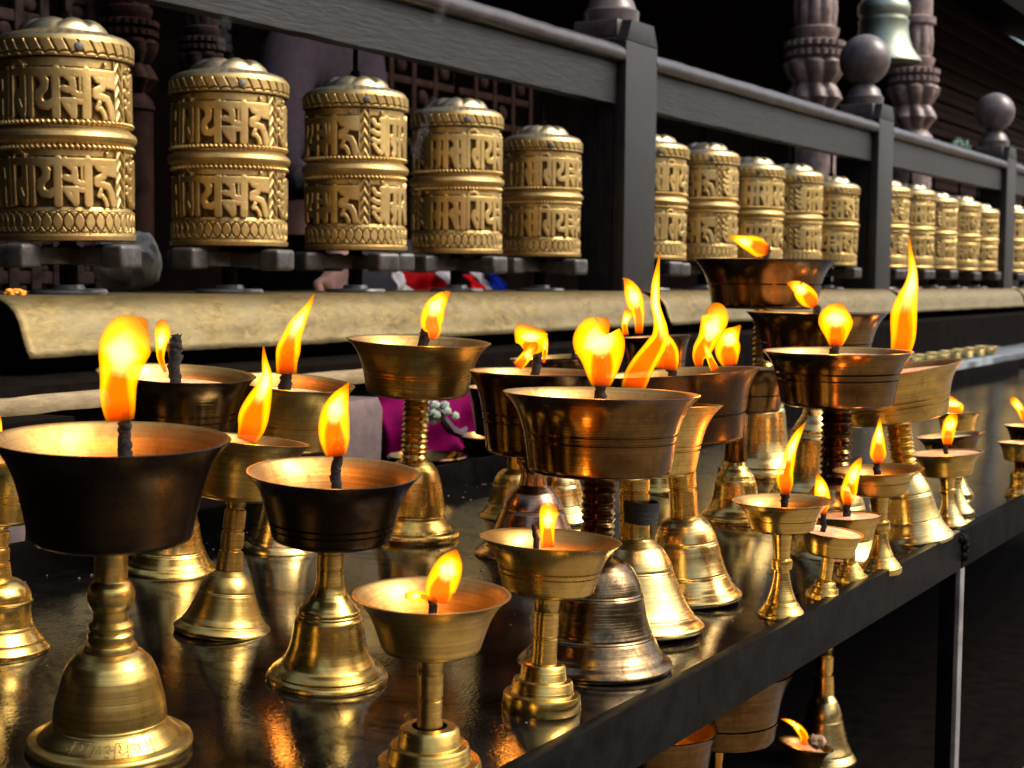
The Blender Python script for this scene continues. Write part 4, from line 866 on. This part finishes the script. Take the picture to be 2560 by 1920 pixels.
# ------------------------------------------------------------------ the shrine behind
def column(x, y, Yd, wpx, label, m, z0, z1):
    c = on_Y(x, y, Yd); Z = proj(c)[2]; r = wpx / 2 * Z / FPX; E = empty('carved_column', T(c.x, c.y, z0), label, 'column', 'carved wooden columns of the shrine')
    H = z1 - z0; base = c.z - z0
    pr = []
    seq = [(-9, 1.0), (-2.6, 1.0), (-2.55, 1.1), (-2.2, 1.0), (-1.9, .72), (-1.6, .9), (-1.3, 1.12), (-1.0, 1.0), (-.7, .82), (-.5, .95), (-.2, 1.12), (.15, 1.2), (.35, 1.0), (.45, 1.15), (.65, 1.15), (.75, .95), (.85, 1.18), (1.05, 1.18), (1.15, .9), (1.4, 1.0), (1.6, 1.02), (1.7, .86), (2.4, .92), (3.2, .86), (3.3, 1.02), (3.6, 1.02), (3.7, .85), (9, .85)]
    den = []
    for i in range(len(seq) - 1):
        for k in range(4): t = k / 4; den.append((seq[i][0] * (1 - t) + seq[i + 1][0] * t, seq[i][1] * (1 - t) + seq[i + 1][1] * t))
    den.append(seq[-1])
    pr = [(q * r, min(max(base + h * r, 0), H)) for h, q in den]
    def fn(th, i, rr):
        h = den[i][0]; d = 0
        if .4 < h < 1.1: d = .09 * abs(math.sin(th * 11))
        elif -1.9 < h < .3: d = .22 * (abs(math.sin(th * 4 + h * .6)) - .5)
        elif 1.7 < h < 3.2: d = .10 * (abs(math.sin(th * 5)) - .5)
        return rr * (1 + d)
    link('shaft', lathe(pr, 132, fn), m, E)
column(2035, 170, 2.02, 118, 'carved wooden column left of the green bell, lotus and bead rings', WOODPINK, .9, 2.6)
column(2282, 230, 2.02, 100, 'carved wooden column right of the green bell', WOODPINK, .9, 2.6)
column(320, 120, 2.2, 120, 'dim reddish carved column between the first two wheels', WOODBRN, .9, 2.6)
column(505, 150, 2.0, 95, 'dim beaded carved column above the second prayer wheel', SCREEN, .9, 2.6)
# hanging bell
c = on_Y(2206, 158, 1.72); Z = proj(c)[2]; k = Z / FPX
E = empty('hanging_bell', T(c.x, c.y, c.z), 'pale green bronze bell hanging behind the second post', 'bell')
pr = [(88, 0), (95, 0), (94, 6), (84, 18), (72, 36), (64, 60), (60, 90), (62, 98), (62, 104), (59, 106), (58, 112), (64, 120), (64, 140), (58, 152), (40, 178), (18, 190), (0, 192)]
link('bell_body', lathe([(r * k, h * k) for r, h in pr], 64), BELLGREEN, E)
link('hanger', lathe([(7 * k, 190 * k), (7 * k, 230 * k), (5 * k, 235 * k), (5 * k, 1.0)], 16), WOODBLK, E)
# pierced wooden screen, top left
def lattice(x0, y0, x1, y1, Yd, nx, nz, label, m):
    a, b = on_Y(x0, y1, Yd), on_Y(x1, y0, Yd); vs, fs = [], []; W, H = b.x - a.x, b.z - a.z; bm = bmesh.new()
    for i in range(nx + 1): box_bm(bm, a.x + W * i / nx - .011, a.x + W * i / nx + .011, Yd, Yd + .02, a.z, b.z, .004)
    for j in range(nz + 1): box_bm(bm, a.x, b.x, Yd + .003, Yd + .023, a.z + H * j / nz - .011, a.z + H * j / nz + .011, .004)
    for i in range(nx):
        for j in range(nz):
            if (i + j) % 2 == 0: bmesh.ops.create_icosphere(bm, subdivisions=2, radius=min(W / nx, H / nz) * .3, matrix=T(a.x + W * (i + .5) / nx, Yd + .01, a.z + H * (j + .5) / nz) @ Matrix.Diagonal((1, .4, 1, 1)))
    me = bpy.data.meshes.new('m'); bm.to_mesh(me); bm.free(); tag(link('carved_screen', me, m), label, 'screen')
lattice(-80, -140, 230, 170, 2.25, 5, 5, 'weathered pierced wooden screen behind the largest wheel', SCREEN)
lattice(860, 60, 1330, 330, 2.5, 9, 5, 'dim brown lattice screen behind the middle wheels', WOODBRN)
lattice(-80, 600, 250, 745, 2.0, 6, 3, 'weathered carved screen foot below the largest wheel', SCREEN)
# slatted wall on the right
a = on_Y(2330, 260, 2.6); bm = bmesh.new()
for j in range(22): box_bm(bm, a.x - .25, a.x + 6, 2.6 + .02 * (j % 2), 2.65, 1.62 + j * .055, 1.62 + j * .055 + .046, .006)
me = bpy.data.meshes.new('m'); bm.to_mesh(me); bm.free(); tag(link('slatted_screen', me, WOODBRN), 'dark brown slatted wooden screen at the upper right', 'screen')
bm = bmesh.new(); c = on_Y(2400, 367, 2.55)
for q in range(90):
    p = Vector((c.x + rng.uniform(-.13, .13), c.y + rng.uniform(-.05, .05), c.z + rng.normal(0, .018)))
    M = T(p) @ Matrix.Rotation(rng.uniform(0, 6.28), 4, 'X') @ Matrix.Rotation(rng.uniform(0, 6.28), 4, 'Z') @ Matrix.Diagonal((.02, .011, .002, 1)); bmesh.ops.create_icosphere(bm, subdivisions=1, radius=1, matrix=M)
me = bpy.data.meshes.new('m'); bm.to_mesh(me); bm.free(); tag(link('leafy_plant', me, plain('blue_green_leaves', (.10, .25, .22), (.35, .6, .52), .4, 90)), 'blue green leafy plant glimpsed left of the smaller ball finial', 'plant')
# person standing behind the wheels
def skin(name, chain_edges, pts, m, parent, M):
    me = bpy.data.meshes.new(name); me.from_pydata([p[0] for p in pts], chain_edges, []); o = bpy.data.objects.new(name, me); COL.objects.link(o); o.parent = parent
    me.materials.append(m); sk = o.modifiers.new('skin', 'SKIN'); sk.use_smooth_shade = True; o.modifiers.new('sub', 'SUBSURF').levels = 2; o.modifiers['sub'].render_levels = 2
    for v, p in zip(me.skin_vertices[0].data, pts): v.radius = p[1] if isinstance(p[1], tuple) else (p[1], p[1])
    me.skin_vertices[0].data[0].use_root = True
    return o
c = on_Y(812, 230, 2.12); E = empty('person', T(c.x, c.y, .18), 'person in a dull purple shirt standing behind the second and third wheels', 'person')
SKIN = plain('warm_skin', (.40, .20, .15), (.55, .31, .25), .5, 60, bmp=.1); SHIRT = cloth('dull_purple_shirt', (.022, .017, .022)); TRS = cloth('dark_trousers', (.02, .02, .025))
hand = on_Y(834, 714, 1.63) - Vector((c.x, c.y, .18)); elb = on_Y(905, 430, 1.8) - Vector((c.x, c.y, .18)); elb2 = on_Y(695, 450, 1.95) - Vector((c.x, c.y, .18)); hnd2 = on_Y(865, 440, 1.95) - Vector((c.x, c.y, .18))
P_ = [((0, 0, .95), .10), ((0, 0, 1.15), .09), ((0, 0, 1.38), (.1, .08)), ((0, 0, 1.46), .055), ((0, -.02, 1.53), .06), ((0, -.02, 1.62), .085), ((0, -.02, 1.69), .06),
      ((.14, 0, 1.36), .05), (tuple(elb), .043), (tuple(hand.lerp(elb, .3)), .030), ((hand.x, hand.y, hand.z), (.032, .016)),
      ((-.13, 0, 1.36), .05), (tuple(elb2), .043), (tuple(elb2.lerp(hnd2, .7)), .03), (tuple(hnd2), (.03, .016)),
      ((.09, 0, .88), .085), ((.1, 0, .46), .055), ((.1, .02, .08), .04), ((.1, -.12, .03), .032), ((-.09, 0, .88), .085), ((-.1, 0, .46), .055), ((-.1, .02, .08), .04), ((-.1, -.12, .03), .032)]
ED = [(0, 1), (1, 2), (2, 3), (3, 4), (4, 5), (5, 6), (2, 7), (7, 8), (8, 9), (9, 10), (2, 11), (11, 12), (12, 13), (13, 14), (0, 15), (15, 16), (16, 17), (17, 18), (0, 19), (19, 20), (20, 21), (21, 22)]
nb = len(P_)
for q, (dx, ln) in enumerate(((-.022, .032), (-.008, .038), (.006, .036), (.02, .028))):   # four fingers curling down over the shelf edge
    b0 = Vector((hand.x + dx, hand.y - .012, hand.z - .012)); P_ += [(tuple(b0), .0085), (tuple(b0 + Vector((0, -.012, -ln * .5))), .0078), (tuple(b0 + Vector((0, -.004, -ln))), .0068)]
    ED += [(10, nb), (nb, nb + 1), (nb + 1, nb + 2)]; nb += 3
P_ += [((hand.x - .034, hand.y + .01, hand.z + .004), .010), ((hand.x - .044, hand.y - .008, hand.z - .016), .0085)]; ED += [(10, nb), (nb, nb + 1)]
skin('body', ED, P_, SKIN, E, None)
skin('shirt', [(0, 1), (1, 2), (2, 3), (2, 4), (4, 5), (2, 6), (6, 7), (5, 8), (7, 9)], [((0, 0, .88), .12), ((0, 0, 1.15), .105), ((0, 0, 1.37), (.12, .1)), ((0, 0, 1.45), .07), ((.14, 0, 1.35), .07), (tuple(elb), .055), ((-.13, 0, 1.35), .07), (tuple(elb2), .055), (tuple(hand.lerp(elb, .3)), .04), (tuple(elb2.lerp(hnd2, .7)), .042)], SHIRT, E, None)
skin('trousers', [(0, 1), (1, 2), (2, 3), (0, 4), (4, 5), (5, 6)], [((0, 0, .93), .15), ((.09, 0, .86), .105), ((.1, 0, .46), .075), ((.1, .02, .10), .062), ((-.09, 0, .86), .105), ((-.1, 0, .46), .075), ((-.1, .02, .10), .062)], TRS, E, None)
hr = lathe([(0, 1.755)] + [(.098 * math.sin(math.pi * i / 14), 1.64 + .115 * math.cos(math.pi * i / 14)) for i in range(1, 10)], 28); hr.transform(T(0, .005, 0)); link('hair', hr, plain('black_hair', (.006, .005, .005), (.02, .016, .015), .5, 80), E)

SMK = bpy.data.materials.new('thin_smoke'); SMK.use_nodes = True; sn = SMK.node_tree; sn.nodes.remove(sn.nodes['Principled BSDF'])
vs_ = sn.nodes.new('ShaderNodeVolumeScatter'); vs_.inputs['Density'].default_value = 2.6; vs_.inputs['Color'].default_value = (.85, .87, .95, 1); sn.links.new(vs_.outputs[0], sn.nodes['Material Output'].inputs['Volume'])
for px, Yd in (([(1045, 400), (1040, 370), (1052, 340), (1066, 310), (1070, 280), (1080, 262), (1074, 240)], 1.36), ([(742, 470), (752, 430), (770, 400), (776, 360), (800, 330), (836, 300), (838, 270)], 1.62), ([(570, 130), (560, 100), (566, 70), (552, 40)], 1.36), ([(1090, 62), (1098, 40), (1108, 22), (1112, -10)], 1.33)):
    pts = [on_Y(x, y, Yd) for x, y in px]; D = []
    for i in range(len(pts) - 1):
        for k in range(6): D.append(pts[i].lerp(pts[i + 1], k / 6) + CR * .0025 * math.sin(i * 6 + k))
    rr_ = [.0035 + .006 * abs(math.sin(i * .31)) for i in range(len(D))]; rr_[0] = rr_[-1] = .0008
    tag(link('smoke', tube(D, rr_, 10, .05), SMK, sharp=0), kind='stuff')
# ------------------------------------------------------------------ setting: floor, back wall, courtyard; unseen walls and roof that shape the light
me = box(-60, 60, -60, 60, -.2, 0); tag(link('courtyard_ground', me, plain('brick_paving', (.10, .075, .06), (.20, .16, .13), .7, 6), smooth=False), kind='structure')
me = box(-.5, 9.5, 1.622, 4.2, .0, .18); tag(link('shrine_floor', me, STONEDK, smooth=False), kind='structure')
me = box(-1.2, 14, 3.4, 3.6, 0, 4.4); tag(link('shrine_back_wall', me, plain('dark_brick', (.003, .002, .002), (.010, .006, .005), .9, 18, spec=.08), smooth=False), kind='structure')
me = box(-1.4, -1.202, .15, 3.6, 0, 4.4); tag(link('added_dark_side_wall', me, WOODBLK, smooth=False), kind='structure')  # unseen dark wall, added to block sky light from the left
me = extrude_profile([(1.98, 2.55), (1.98, 2.65), (3.7, 3.6), (3.7, 3.5)], -1.7, 14, 1); tag(link('unseen_shading_roof', me, WOODBLK, smooth=False), kind='structure')  # unseen roof, its edge placed to shade the interior
me = box(-30, 30, -16.5, -16, 0, 6.5); tag(link('unseen_courtyard_wall', me, plain('courtyard_brick', (.10, .045, .03), (.2, .10, .07), .8, 3), smooth=False), kind='structure')  # unseen wall, added as a dark band for the brass to reflect
me = box(-6.5, -6, -16, 6, 0, 3.6); tag(link('unseen_courtyard_side_wall', me, plain('courtyard_side_brick', (.06, .03, .02), (.12, .07, .05), .8, 3), smooth=False), kind='structure')  # unseen wall, height set for the light and reflections it leaves
